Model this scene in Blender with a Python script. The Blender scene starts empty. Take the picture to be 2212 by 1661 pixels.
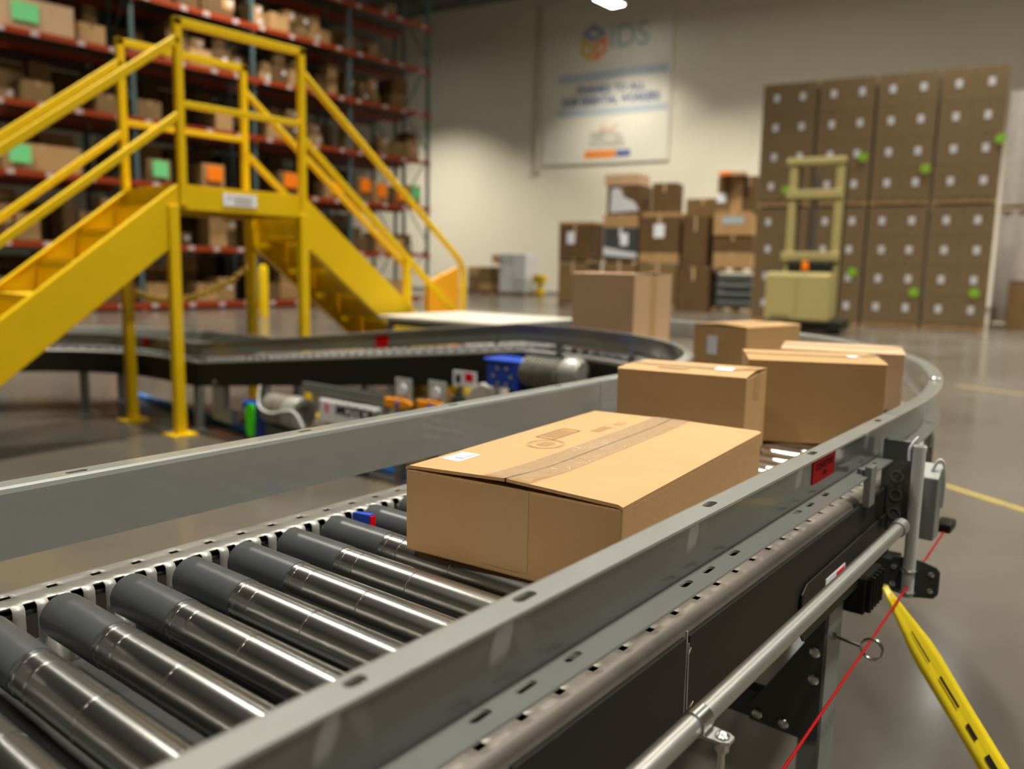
import bpy, bmesh, math, random
from mathutils import Vector, Matrix
random.seed(7)
sc = bpy.context.scene
COL = sc.collection
V = Vector
# ------------------------------------------------------------------ camera
PIT, ROL, YAW, FPX, HCAM = .1424, .0192, .7010, 1770.63, 1.15
F = V((math.cos(YAW), math.sin(YAW), 0)); RR = V((math.sin(YAW), -math.cos(YAW), 0)); UP = V((0, 0, 1))
f2 = F*math.cos(PIT) - UP*math.sin(PIT); u2 = F*math.sin(PIT) + UP*math.cos(PIT)
r3 = RR*math.cos(ROL) + u2*math.sin(ROL); u3 = -RR*math.sin(ROL) + u2*math.cos(ROL)
cd = bpy.data.cameras.new('camera'); cam = bpy.data.objects.new('camera', cd); COL.objects.link(cam)
cam.matrix_world = Matrix(((r3.x, u3.x, -f2.x, 0), (r3.y, u3.y, -f2.y, 0), (r3.z, u3.z, -f2.z, HCAM), (0, 0, 0, 1)))
cd.sensor_fit = 'HORIZONTAL'; cd.sensor_width = 36; cd.lens = FPX*36/2212
cd.clip_start = .02; cd.clip_end = 200
cd.dof.use_dof = True; cd.dof.focus_distance = 0.98; cd.dof.aperture_fstop = 3.3; cd.dof.aperture_blades = 0
sc.camera = cam
# ------------------------------------------------------------------ world, exposure
w = bpy.data.worlds.new('world'); sc.world = w; w.use_nodes = True
w.node_tree.nodes['Background'].inputs[0].default_value = (.9, .95, 1, 1)
w.node_tree.nodes['Background'].inputs[1].default_value = 0.0
vs = sc.view_settings
vs.view_transform = 'Standard'; vs.look = 'None'; vs.gamma = 1; vs.use_curve_mapping = False
vs.exposure = 0.0
# ------------------------------------------------------------------ high-bay lights (one area light in each luminaire)
LAMP_Z = 10.8
LAMP_W = 535
LAMP_COL = (1, .95, .82)
LAMP_SPREAD = 106
LAMPS = ([(x, y, 1.0) for x in (3.5, 11.1, 18.0) for y in (-3.1, 3.9, 10.9)] + [(25.4, y, .85) for y in (-3.1, .9, 4.9, 8.9, 12.9)]
         + [(3.5, 16.6, .8), (11.1, 16.6, .8), (26.3, 17.9, .6), (22.6, 26.2, 1.7), (-4.0, -3.1, .30), (-4.0, 3.9, .33), (3.5, -9.6, .5)])  # all but the banner lamp are unseen, added to brighten rack, wall, near faces
for (x, y, k) in LAMPS:
    ld = bpy.data.lights.new('high_bay_light', 'AREA'); ld.shape = 'RECTANGLE'; ld.size = 1.2; ld.size_y = .55
    ld.energy = LAMP_W*k; ld.color = LAMP_COL; ld.spread = math.radians(LAMP_SPREAD)
    lo = bpy.data.objects.new('high_bay_light', ld); lo.location = (x, y, LAMP_Z - .02); COL.objects.link(lo)

# ================================================================== helpers
CYW, WY = .0381, -.1873
cu = V((math.cos(CYW), math.sin(CYW), 0)); cv = V((-math.sin(CYW), math.cos(CYW), 0))
wd = V((math.sin(WY), math.cos(WY), 0)); wn = V((math.cos(WY), -math.sin(WY), 0))
RZW = math.atan2(-wd.y, -wd.x)
def CP(u, v, z=0): return cu*u + cv*v + V((0, 0, z))
def WP(n, d, z=0): return wn*n + wd*d + V((0, 0, z))

def M(name, col, rough=.5, metal=0.0, var=0.0, vscale=6, bump=0.0, bscale=60, spec=.5, coat=0.0, stretch=None, col2=None, rvar=0.0):
    m = bpy.data.materials.new(name); m.use_nodes = True
    nt = m.node_tree; b = nt.nodes['Principled BSDF']
    b.inputs['Base Color'].default_value = (*col, 1); b.inputs['Roughness'].default_value = rough
    b.inputs['Metallic'].default_value = metal; b.inputs['Specular IOR Level'].default_value = spec
    if coat: b.inputs['Coat Weight'].default_value = coat; b.inputs['Coat Roughness'].default_value = .07
    if var or bump or rvar:
        tc = nt.nodes.new('ShaderNodeTexCoord'); mp = nt.nodes.new('ShaderNodeMapping')
        nt.links.new(tc.outputs['Object'], mp.inputs[0])
        if stretch: mp.inputs['Scale'].default_value = stretch
    if var or rvar:
        n = nt.nodes.new('ShaderNodeTexNoise'); n.inputs['Scale'].default_value = vscale; n.inputs['Detail'].default_value = 5
        n.inputs['Roughness'].default_value = .62
        nt.links.new(mp.outputs[0], n.inputs[0])
    if var:
        cr = nt.nodes.new('ShaderNodeValToRGB'); cr.color_ramp.elements[0].position = .3; cr.color_ramp.elements[1].position = .7
        c2 = col2 if col2 else tuple(c*(1 - var) for c in col); c1 = col if col2 else tuple(min(1, c*(1 + var)) for c in col)
        cr.color_ramp.elements[0].color = (*c2, 1); cr.color_ramp.elements[1].color = (*c1, 1)
        nt.links.new(n.outputs['Fac'], cr.inputs[0]); nt.links.new(cr.outputs[0], b.inputs['Base Color'])
    if rvar:
        mr = nt.nodes.new('ShaderNodeMapRange'); mr.inputs[1].default_value = .3; mr.inputs[2].default_value = .7
        mr.inputs[3].default_value = max(0, rough - rvar); mr.inputs[4].default_value = rough + rvar
        nt.links.new(n.outputs['Fac'], mr.inputs[0]); nt.links.new(mr.outputs[0], b.inputs['Roughness'])
    if bump:
        n2 = nt.nodes.new('ShaderNodeTexNoise'); n2.inputs['Scale'].default_value = bscale; n2.inputs['Detail'].default_value = 3
        bp = nt.nodes.new('ShaderNodeBump'); bp.inputs['Strength'].default_value = bump; bp.inputs['Distance'].default_value = .01
        nt.links.new(mp.outputs[0], n2.inputs[0]); nt.links.new(n2.outputs['Fac'], bp.inputs['Height']); nt.links.new(bp.outputs[0], b.inputs['Normal'])
    return m

def emis(name, col, s):
    m = bpy.data.materials.new(name); m.use_nodes = True; nt = m.node_tree; nt.nodes.clear()
    o = nt.nodes.new('ShaderNodeOutputMaterial'); e = nt.nodes.new('ShaderNodeEmission')
    e.inputs[0].default_value = (*col, 1); e.inputs[1].default_value = s; nt.links.new(e.outputs[0], o.inputs[0]); return m

def film(name, col, rough, amt, bump, bscale):
    m = bpy.data.materials.new(name); m.use_nodes = True; nt = m.node_tree; nt.nodes.clear()
    o = nt.nodes.new('ShaderNodeOutputMaterial'); t = nt.nodes.new('ShaderNodeBsdfTransparent'); b = nt.nodes.new('ShaderNodeBsdfPrincipled')
    mx = nt.nodes.new('ShaderNodeMixShader'); mx.inputs[0].default_value = amt
    b.inputs['Base Color'].default_value = (*col, 1); b.inputs['Roughness'].default_value = rough; b.inputs['Specular IOR Level'].default_value = .8
    tc = nt.nodes.new('ShaderNodeTexCoord'); n2 = nt.nodes.new('ShaderNodeTexNoise'); n2.inputs['Scale'].default_value = bscale; n2.inputs['Detail'].default_value = 4
    bp = nt.nodes.new('ShaderNodeBump'); bp.inputs['Strength'].default_value = bump; bp.inputs['Distance'].default_value = .02
    nt.links.new(tc.outputs['Object'], n2.inputs[0]); nt.links.new(n2.outputs['Fac'], bp.inputs['Height']); nt.links.new(bp.outputs[0], b.inputs['Normal'])
    nt.links.new(t.outputs[0], mx.inputs[1]); nt.links.new(b.outputs[0], mx.inputs[2]); nt.links.new(mx.outputs[0], o.inputs[0]); return m

MT = dict(
    wall=M('wall_paint', (.74, .685, .55), .75, var=.03, vscale=.4),
    ceil=M('ceiling_deck', (.10, .10, .10), .7),
    floor=M('polished_concrete', (.092, .080, .066), .20, var=.16, vscale=.55, bump=.02, bscale=9, spec=.45, rvar=.07),
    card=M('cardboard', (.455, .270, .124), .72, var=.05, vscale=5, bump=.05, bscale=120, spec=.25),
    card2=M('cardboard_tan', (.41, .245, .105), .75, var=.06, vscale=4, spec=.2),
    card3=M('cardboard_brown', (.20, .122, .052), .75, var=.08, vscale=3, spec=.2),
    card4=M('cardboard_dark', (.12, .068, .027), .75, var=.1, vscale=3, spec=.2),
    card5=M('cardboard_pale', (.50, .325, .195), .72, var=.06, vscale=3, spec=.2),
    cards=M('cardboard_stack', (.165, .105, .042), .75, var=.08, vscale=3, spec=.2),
    cardin=M('cardboard_edge', (.05, .03, .015), .85),
    tape=film('packing_tape', (.46, .36, .24), .07, .42, .22, 24),
    tapedull=M('packing_tape_face', (.42, .262, .115), .45, spec=.4, bump=.1, bscale=60),
    ink=M('carton_ink', (.20, .125, .06), .8),
    ink2=M('carton_ink_faint', (.34, .205, .095), .8),
    paper=M('label_paper', (.78, .79, .84), .5),
    paper2=M('label_paper_grey', (.62, .62, .66), .5, var=.15, vscale=30),
    barcode=M('barcode_grey', (.42, .42, .46), .5, var=.5, vscale=40, stretch=(8, .1, 1)),
    rail=M('grey_paint_rail', (.225, .23, .218), .32, var=.05, vscale=7, bump=.02, bscale=180, spec=.5, coat=.8),
    galv=M('galvanised_channel', (.40, .385, .36), .42, metal=.35, var=.12, vscale=14, rvar=.08),
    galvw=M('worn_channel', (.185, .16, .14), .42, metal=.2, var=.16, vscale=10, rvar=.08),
    steel=M('roller_steel', (.50, .485, .46), .23, metal=1.0),
    sleeve=M('roller_sleeve', (.050, .053, .057), .32, var=.12, vscale=18),
    rcap=M('roller_end_cap', (.42, .42, .41), .45),
    chrome=M('bolt_zinc', (.62, .62, .60), .25, metal=1),
    alu=M('aluminium_pipe', (.44, .43, .41), .38, metal=.85, bump=.03, bscale=240, stretch=(.1, 1, 1)),
    black=M('black_cover', (.013, .012, .009), .55, spec=.25),
    black2=M('black_rubber', (.012, .012, .012), .7),
    darkgrey=M('dark_grey_plate', (.055, .062, .06), .5, metal=.2),
    grey2=M('grey_steel_dark', (.10, .108, .105), .45, metal=.2),
    grey=M('grey_steel', (.20, .21, .20), .45, metal=.2),
    ltgrey=M('light_grey', (.48, .49, .48), .45),
    yellow=M('safety_yellow', (.70, .455, .0), .45, var=.04, vscale=2, spec=.3),
    yellow2=M('amber_panel', (.80, .36, .003), .5),
    tapey=M('caution_tape_yellow', (.72, .55, .01), .4),
    red=M('label_red', (.75, .0, .002), .6, spec=.15),
    cord=M('red_cord', (.36, .002, .002), .6, spec=.15),
    beam=M('rack_beam_red', (.29, .034, .003), .55, spec=.25),
    beam2=M('rack_beam_rear', (.20, .035, .012), .5),
    upright=M('rack_upright_teal', (.06, .105, .105), .55),
    deck=M('wire_deck', (.05, .045, .04), .6),
    tag=M('beam_tag', (.50, .38, .36), .6),
    green=M('green_card', (.16, .62, .24), .6),
    orange=M('orange_card', (.95, .22, .005), .6, spec=.2),
    orange2=M('orange_handle', (.95, .33, .005), .5, spec=.3),
    lime=M('lime_sticker', (.19, .38, .01), .6),
    limep=M('lime_tag', (.07, .80, .005), .5, spec=.2),
    blue=M('blue_paint', (.005, .05, .42), .4),
    bluel=M('blue_hose', (.05, .30, .88), .45),
    cream=M('cream_truck_paint', (.38, .315, .125), .4),
    wood=M('pallet_wood', (.34, .21, .09), .8, var=.15, vscale=5),
    white=M('white_top', (.52, .49, .42), .35),
    banner=M('banner_vinyl', (.75, .71, .60), .55),
    bstripe=M('banner_stripe', (.45, .50, .55), .6),
    bnavy=M('banner_navy', (.10, .15, .33), .6),
    bblue=M('banner_blue', (.22, .32, .46), .6),
    bteal=M('banner_teal', (.34, .43, .46), .6),
    byel=M('banner_yellow', (.66, .48, .05), .6),
    borg=M('banner_orange', (.85, .25, .03), .6),
    bpale=M('banner_peach', (.74, .45, .30), .6),
    bgrey=M('banner_grey', (.40, .40, .36), .6),
    lens=emis('luminaire_lens', (1, .97, .9), 20),
    wrap=film('stretch_wrap', (.30, .26, .20), .05, .12, .9, 7),
    wrapw=film('stretch_wrap_bunched', (.62, .56, .52), .3, .62, .5, 6),
    liney=M('floor_line_yellow', (.33, .245, .05), .4, var=.12, vscale=9),
    conduit=M('conduit_paint', (.50, .45, .34), .6),
    paleload=M('pale_film', (.40, .36, .33), .35, var=.12, vscale=3, bump=.2, bscale=5),
    capgrey=M('motor_cap', (.30, .29, .27), .35, metal=.3),
    motor=M('motor_grey', (.17, .155, .13), .4, metal=.3, var=.3, vscale=25),
)

def setp(o, label=None, cat=None, group=None, kind=None):
    if label: o['label'] = label
    if cat: o['category'] = cat
    if group: o['group'] = group
    if kind: o['kind'] = kind
    return o

def wloc(o):
    p = V((0, 0, 0))
    while o is not None:
        p = p + o.location; o = o.parent
    return p

def thing(name, label, cat, loc=(0, 0, 0), group=None, rz=0, kind=None):
    o = bpy.data.objects.new(name, None); o.empty_display_size = .1; COL.objects.link(o)
    o.location = loc; o.rotation_euler = (0, 0, rz)
    return setp(o, label, cat, group, kind)

class G:
    def __init__(s): s.v = []; s.f = []; s.m = []
    def add(s, vs, fs, mi=0):
        n = len(s.v); s.v += [V(p) for p in vs]
        for f in fs: s.f.append(tuple(i + n for i in f)); s.m.append(mi)
        return s
    def box(s, c, sz, rz=0, R=None, mi=0):
        c = V(c); hx, hy, hz = sz[0]/2, sz[1]/2, sz[2]/2
        if R is None: R = Matrix.Rotation(rz, 3, 'Z')
        ps = [c + R @ V((x, y, z)) for x in (-hx, hx) for y in (-hy, hy) for z in (-hz, hz)]
        return s.add(ps, [(0, 1, 3, 2), (4, 6, 7, 5), (0, 4, 5, 1), (2, 3, 7, 6), (0, 2, 6, 4), (1, 5, 7, 3)], mi)
    def bar(s, p0, p1, a, b, up=(0, 0, 1), mi=0):
        """square bar from p0 to p1, a = width across, b = height along up"""
        p0 = V(p0); p1 = V(p1); d = (p1 - p0); L = d.length; d.normalize(); upv = V(up)
        x = d.cross(upv)
        if x.length < 1e-5: x = d.cross(V((1, 0, 0)))
        x.normalize(); z = x.cross(d)
        R = Matrix((d, x, z)).transposed()
        return s.box((p0 + p1)/2, (L, a, b), R=R, mi=mi)
    def cyl(s, p0, p1, r0, r1=None, n=14, mi=0, cap=True):
        p0 = V(p0); p1 = V(p1); r1 = r0 if r1 is None else r1
        d = (p1 - p0).normalized(); x = d.orthogonal().normalized(); y = d.cross(x); ps = []
        for P, r in ((p0, r0), (p1, r1)):
            for i in range(n): a = 2*math.pi*i/n; ps.append(P + x*(r*math.cos(a)) + y*(r*math.sin(a)))
        fs = [(i, (i + 1) % n, n + (i + 1) % n, n + i) for i in range(n)]
        if cap: fs += [tuple(range(n - 1, -1, -1)), tuple(range(n, 2*n))]
        return s.add(ps, fs, mi)
    def prism(s, pts, vec, mi=0):
        n = len(pts); vec = V(vec); pts = [V(p) for p in pts]
        nr = V((0, 0, 0))
        for i in range(n): nr += pts[i].cross(pts[(i + 1) % n])
        if nr.dot(vec) > 0: pts = pts[::-1]
        ps = pts + [p + vec for p in pts]
        fs = [tuple(range(n)), tuple(range(2*n - 1, n - 1, -1))] + [((i + 1) % n, i, n + i, n + (i + 1) % n) for i in range(n)]
        return s.add(ps, fs, mi)
    def sweep(s, prof, frames, mi=0, cap=True):
        """prof [(a,b)] closed polygon; frames [(P,A,B)]"""
        n = len(prof); ps = []; fs = []
        for (P, A, B) in frames:
            for (a, b) in prof: ps.append(P + A*a + B*b)
        for k in range(len(frames) - 1):
            for i in range(n):
                j = (i + 1) % n; fs.append((k*n + i, k*n + j, (k + 1)*n + j, (k + 1)*n + i))
        if cap: fs += [tuple(range(n - 1, -1, -1)), tuple(range((len(frames) - 1)*n, len(frames)*n))]
        return s.add(ps, fs, mi)
    def tube(s, pts, r, n=8, mi=0, closed=False):
        pts = [V(p) for p in pts]; m = len(pts); fr = []; prev = None
        for i, P in enumerate(pts):
            if closed: d = pts[(i + 1) % m] - pts[i - 1]
            else: d = pts[min(i + 1, m - 1)] - pts[max(i - 1, 0)]
            d.normalize(); x = prev - d*prev.dot(d) if prev is not None else d.orthogonal()
            x.normalize(); prev = x; fr.append((P, x, d.cross(x)))
        prof = [(r*math.cos(2*math.pi*i/n), r*math.sin(2*math.pi*i/n)) for i in range(n)]
        if closed: fr.append(fr[0]); return s.sweep(prof, fr, mi, False)
        return s.sweep(prof, fr, mi)
    def lathe(s, prof, P, d, n=20, mi=0):
        """prof [(t along d, r)]"""
        P = V(P); d = V(d).normalized(); x = d.orthogonal().normalized(); y = d.cross(x); ps = []; fs = []
        for (t, r) in prof:
            for i in range(n): a = 2*math.pi*i/n; ps.append(P + d*t + x*(r*math.cos(a)) + y*(r*math.sin(a)))
        for k in range(len(prof) - 1):
            for i in range(n): j = (i + 1) % n; fs.append((k*n + i, k*n + j, (k + 1)*n + j, (k + 1)*n + i))
        return s.add(ps, fs, mi)
    def mesh(s, name, mats, org=(0, 0, 0), smooth=False, ang=35):
        me = bpy.data.meshes.new(name); o = V(org)
        me.from_pydata([p - o for p in s.v], [], s.f)
        for m in (mats if isinstance(mats, (list, tuple)) else [mats]): me.materials.append(m)
        me.polygons.foreach_set('material_index', s.m)
        bm = bmesh.new(); bm.from_mesh(me); bmesh.ops.recalc_face_normals(bm, faces=bm.faces); bm.to_mesh(me); bm.free()
        if smooth:
            me.polygons.foreach_set('use_smooth', [True]*len(me.polygons)); me.set_sharp_from_angle(angle=math.radians(ang))
        me.update(); return me
    def build(s, name, mats, parent=None, smooth=False, bevel=0, ang=35, org=None):
        if parent is not None: org = wloc(parent)
        elif org is None:
            xs = [p.x for p in s.v]; ys = [p.y for p in s.v]; zs = [p.z for p in s.v]
            org = V(((min(xs) + max(xs))/2, (min(ys) + max(ys))/2, min(zs)))
        o = bpy.data.objects.new(name, s.mesh(name, mats, org, smooth, ang)); COL.objects.link(o)
        if parent is not None: o.parent = parent
        else: o.location = org
        if bevel:
            b = o.modifiers.new('bevel', 'BEVEL'); b.width = bevel; b.segments = 2; b.limit_method = 'ANGLE'; b.angle_limit = .6
        return o

def obj(name, me, parent=None, loc=(0, 0, 0), rz=0):
    o = bpy.data.objects.new(name, me); COL.objects.link(o); o.location = loc; o.rotation_euler = (0, 0, rz)
    if parent is not None: o.parent = parent
    return o

def text_mesh(body, size, mat, ex=.0, bold=0.0):
    c = bpy.data.curves.new('lettering', 'FONT'); c.offset = bold; c.body = body; c.size = size; c.align_x = 'CENTER'; c.align_y = 'CENTER'; c.extrude = ex
    o = bpy.data.objects.new('lettering', c); COL.objects.link(o)
    dg = bpy.context.evaluated_depsgraph_get(); dg.update()
    me = bpy.data.meshes.new_from_object(o.evaluated_get(dg)); me.materials.clear(); me.materials.append(mat)
    bpy.data.objects.remove(o); bpy.data.curves.remove(c); return me

def place_text(name, body, size, mat, parent, P, X, Y, sx=1.0, bold=0.0):
    """P world centre, X right direction, Y up direction"""
    me = text_mesh(body, size, mat, size*.01, bold); X = V(X).normalized(); Y = V(Y).normalized(); Z = X.cross(Y)
    org = wloc(parent)
    for vt in me.vertices: vt.co = V(P) - org + X*(vt.co.x*sx) + Y*vt.co.y + Z*vt.co.z
    o = bpy.data.objects.new(name, me); COL.objects.link(o); o.parent = parent; return o

def boolean_cut(o, g):
    me = g.mesh('cut', MT['black']); c = bpy.data.objects.new('cut', me); COL.objects.link(c)
    c.location = wloc(o)*0
    md = o.modifiers.new('cut', 'BOOLEAN'); md.object = c; md.operation = 'DIFFERENCE'; md.solver = 'EXACT'
    dg = bpy.context.evaluated_depsgraph_get(); dg.update()
    nm = bpy.data.meshes.new_from_object(o.evaluated_get(dg)); o.modifiers.clear(); o.data = nm
    nm.polygons.foreach_set('use_smooth', [False]*len(nm.polygons))
    bpy.data.objects.remove(c)

# ================================================================== the building
WALLN = 31.97
def struct(o): o['kind'] = 'structure'; return o
g = G(); g.box((10, 14, -.1), (54, 64, .2)); fl = struct(g.build('floor', MT['floor']))
g = G(); g.box((10, 14, 12.5), (54, 64, .2)); ce = struct(g.build('ceiling', MT['ceil']))
for k in range(9):
    x = -10 + k*5.0
    g = G(); g.box((x, 14, 12.15), (.18, 58, .10)); g.box((x, 14, 11.55), (.14, 58, .08))
    for j in range(-14, 42, 2):
        g.bar((x, j, 11.55), (x, j + 1, 12.15), .04, .04); g.bar((x, j + 1, 12.15), (x, j + 2, 11.55), .04, .04)
    g.build('joist', MT['ceil'], ce)
g = G(); g.box(WP(WALLN + .15, 12, 6.2), (70, .3, 12.6), RZW); struct(g.build('wall_back', MT['wall']))
g = G(); g.box((10, 44.2, 6.2), (54, .3, 12.6)); struct(g.build('wall_left', MT['wall']))
g = G(); g.box((10, -17.2, 6.2), (54, .3, 12.6)); struct(g.build('wall_right', MT['wall']))
g = G(); g.box((-14.2, 14, 6.2), (.3, 62, 12.6)); struct(g.build('wall_front', MT['wall']))
g = G(); g.box(WP(WALLN - .02, 12, .06), (66, .04, .12), RZW); struct(g.build('baseboard_back', MT['grey']))
# painted floor lines
for a, b in (((4.927, 1.013), (2.9, -2.3)), ((9.6, 1.95), (7.9, -3.0))):
    g = G(); g.bar((a[0], a[1], .001), (b[0], b[1], .001), .05, .002)
    setp(g.build('floor_line', MT['liney']), kind='structure')
# luminaires
lens_me = G().box((0, 0, -.01), (1.2, .55, .012)).mesh('diffuser', MT['lens'])
gh = G(); gh.box((0, 0, .05), (1.3, .62, .09)); gh.box((0, 0, .12), (1.0, .2, .06)); house_me = gh.mesh('housing', MT['ltgrey'])
gr = G(); gr.cyl((0, 0, .14), (0, 0, 1.3), .006, n=6); rod_me = gr.mesh('hanger', MT['grey'])
for i, (x, y, k) in enumerate(LAMPS):
    seen = abs(x - 26.3) < .1 and abs(y - 17.9) < .1
    t = thing('high_bay_lamp', 'white glowing high-bay lamp hanging above the banner at the top edge' if seen else 'unseen high-bay ceiling lamp, some of these added as fill light', 'lamp', (x, y, LAMP_Z), 'high-bay ceiling lamps')
    obj('housing', house_me, t); obj('diffuser', lens_me, t, (0, 0, .005)); obj('hanger', rod_me, t, (-.4, 0, 0)); obj('hanger', rod_me, t, (.4, 0, 0))
g = G(); g.cyl(WP(WALLN - .06, 17.0, 11.9), WP(WALLN - .06, 17.06, 5.4), .085, n=8); g.box(WP(WALLN - .08, 17.06, 5.3), (.22, .12, .26), RZW)
setp(g.build('conduit', MT['conduit']), 'thin vertical conduit ending in a small box on the back wall', 'conduit')

# ================================================================== banner on the back wall
NB = WALLN - .05
bt = thing('banner', 'tall white wall banner with cube logo, stripes and blue lettering', 'banner', WP(NB, 14, 5.4))
g = G(); g.box(WP(NB, 13.95, 8.75), (5.6, .02, 6.6), RZW); g.build('sheet', MT['banner'], bt)
NF = NB - .02; XR = -wd; ZZ = V((0, 0, 1))
def bpoly(name, pts, mat):
    g = G(); g.prism([WP(NF, d, z) for d, z in pts], wn*.008); g.build(name, mat, bt)
bpoly('stripe', [(16.05, 8.72), (11.27, 8.80), (11.27, 9.12), (16.05, 9.06)], MT['bstripe'])
bpoly('stripe', [(16.05, 7.36), (11.25, 7.38), (11.25, 7.66), (16.05, 7.66)], MT['bstripe'])
bpoly('bar', [(14.75, 5.66), (13.38, 5.66), (13.38, 5.96), (14.75, 5.96)], MT['borg'])
bpoly('bar', [(13.36, 5.68), (12.75, 5.68), (12.75, 5.94), (13.36, 5.94)], MT['bnavy'])
cxd, cz = 14.5, 10.2     # cube logo: three outlined faces
def ring(pts, k, mat, name):
    c = V((sum(p[0] for p in pts)/len(pts), sum(p[1] for p in pts)/len(pts)))
    n = len(pts); g = G()
    for i in range(n):
        a = V(pts[i]); b = V(pts[(i + 1) % n]); a2 = c + (a - c)*k; b2 = c + (b - c)*k
        g.prism([WP(NF, *p) for p in (a, b, b2, a2)], wn*.008)
    g.build(name, mat, bt)
R_ = .62; H_ = .78
ring([(cxd, cz + .04), (cxd + .56, cz + .36), (cxd, cz + .74), (cxd - .56, cz + .36)], .45, MT['bblue'], 'logo_top')
ring([(cxd + .04, cz - .02), (cxd + .58, cz + .3), (cxd + .58, cz - .38), (cxd + .04, cz - .76)], .42, MT['byel'], 'logo_side')
ring([(cxd - .04, cz - .02), (cxd - .58, cz + .3), (cxd - .58, cz - .38), (cxd - .04, cz - .76)], .42, MT['borg'], 'logo_side')
place_text('lettering', 'IDS', 1.25, MT['bteal'], bt, WP(NF - .01, 12.98, 10.3), XR, ZZ, .95)
place_text('lettering', 'THANKS TO ALL', .42, MT['bnavy'], bt, WP(NF - .01, 13.72, 8.37), XR, ZZ, .95, .012)
place_text('lettering', 'OUR ESSENTIAL WORKERS', .44, MT['bnavy'], bt, WP(NF - .01, 13.72, 7.93), XR, ZZ, .80, .012)
place_text('lettering', 'our', .55, MT['bpale'], bt, WP(NF - .01, 13.75, 6.86), XR, ZZ)
place_text('lettering', 'ESSENTIAL', .36, MT['bgrey'], bt, WP(NF - .01, 13.78, 6.54), XR, ZZ, .85)
place_text('lettering', 'WORKERS', .36, MT['bgrey'], bt, WP(NF - .01, 13.78, 6.22), XR, ZZ, .93)

# ================================================================== roller conveyors
ZR, RRAD, PITCH = .760, .0242, .0762           # roller axis height, radius, spacing
ZT, ZB, ZF = .894, .811, .769                  # guard rail top / bottom, channel flange
HWR, HWC, HLR = .305, .302, .232               # half widths: rail web, channel, roller
RAIL = [(0, ZB), (0, ZT - .007), (.002, ZT - .002), (.007, ZT), (.033, ZT), (.033, ZT - .003), (.008, ZT - .003), (.004, ZT - .006), (.003, ZT - .009), (.003, ZB + .003), (.033, ZB + .003), (.033, ZB)]
CHAN = [(-.026, ZF - .105), (-.026, ZF - .004), (-.022, ZF), (.012, ZF), (.018, ZF - .003), (.021, ZF - .009), (.021, ZF - .11), (.018, ZF - .11), (.018, ZF - .012), (.011, ZF - .003), (-.021, ZF - .003), (-.023, ZF - .006), (-.023, ZF - .105)]
PANEL = [(.023, ZF - .105), (.023, ZF - .012), (.028, ZF - .012), (.028, ZF - .105)]

# one roller: steel tube with turned grooves, grey sleeve at its left end, light cap at its right end (axis = local Y)
def groove(y, d=.0011, w=.0016): return [(y - w, RRAD), (y - w*.5, RRAD - d), (y + w*.5, RRAD - d), (y + w, RRAD)]
prof = [(-HLR + .028, RRAD - .004), (-HLR + .028, RRAD)] + groove(-.02) + groove(.075) + groove(.100) + [(.110, RRAD), (.1105, RRAD - .004)]
g = G(); g.lathe(prof, (0, 0, 0), (0, 1, 0), 48); roller_me = g.mesh('roller', MT['steel'], smooth=True, ang=50)
g = G(); g.lathe([(.108, RRAD - .003), (.110, RRAD + .0008), (HLR - .006, RRAD + .0008), (HLR, RRAD - .004), (HLR, .006), (HLR + .018, .006), (HLR + .018, .0001)], (0, 0, 0), (0, 1, 0), 48)
sleeve_me = g.mesh('sleeve', MT['sleeve'], smooth=True)
g = G(); g.lathe([(-HLR + .030, RRAD - .003), (-HLR + .028, RRAD + .0006), (-HLR + .005, RRAD + .0006), (-HLR, RRAD - .004), (-HLR, .006), (-HLR - .018, .006), (-HLR - .018, .0001)], (0, 0, 0), (0, 1, 0), 24)
rcap_me = g.mesh('end_cap', MT['rcap'], smooth=True)
def add_roller(parent, P, ang):
    r = obj('roller', roller_me, parent, P - wloc(parent), ang)
    obj('sleeve', sleeve_me, r); obj('end_cap', rcap_me, r)

def frames(path, side, ht=0.0):
    """path [(P, T)] centre line at z offset dz; side +1 left, -1 right"""
    out = []
    for k, (P, T) in enumerate(path):
        N = V((-T.y, T.x, 0))*side
        out.append((P, N, UP))
    return out
def shift(fr, w, hts=None):
    return [(P + A*w + UP*(hts[i] if hts else 0), A, B) for i, (P, A, B) in enumerate(fr)]
def leg(parent, P, ztop, mat=None):
    g = G(); x, y = P.x, P.y
    g.box((x, y, ztop/2), (.052, .004, ztop), CYW); g.box(V((x, y, ztop/2)) - cu*.024 + cv*.02, (.004, .04, ztop), CYW); g.box(V((x, y, ztop/2)) + cu*.024 + cv*.02, (.004, .04, ztop), CYW)
    g.box((x, y, .004), (.12, .1, .008), CYW)
    return g.build('leg', mat or MT['grey'], parent)

def straight(P0, P1, n):
    T = (P1 - P0); T.z = 0; T.normalize()
    return [(P0.lerp(P1, i/n), T) for i in range(n + 1)]
def arc(C, R, a0, a1, n, z=0):
    out = []
    for i in range(n + 1):
        a = a0 + (a1 - a0)*i/n; P = CP(C[0] + R*math.cos(a), C[1] + R*math.sin(a), z)
        s = 1 if a1 > a0 else -1
        T = (cu*(-math.sin(a)) + cv*math.cos(a))*s; out.append((P, T))
    return out
CC, RM = (1.82, 2.2), 1.511

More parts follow.
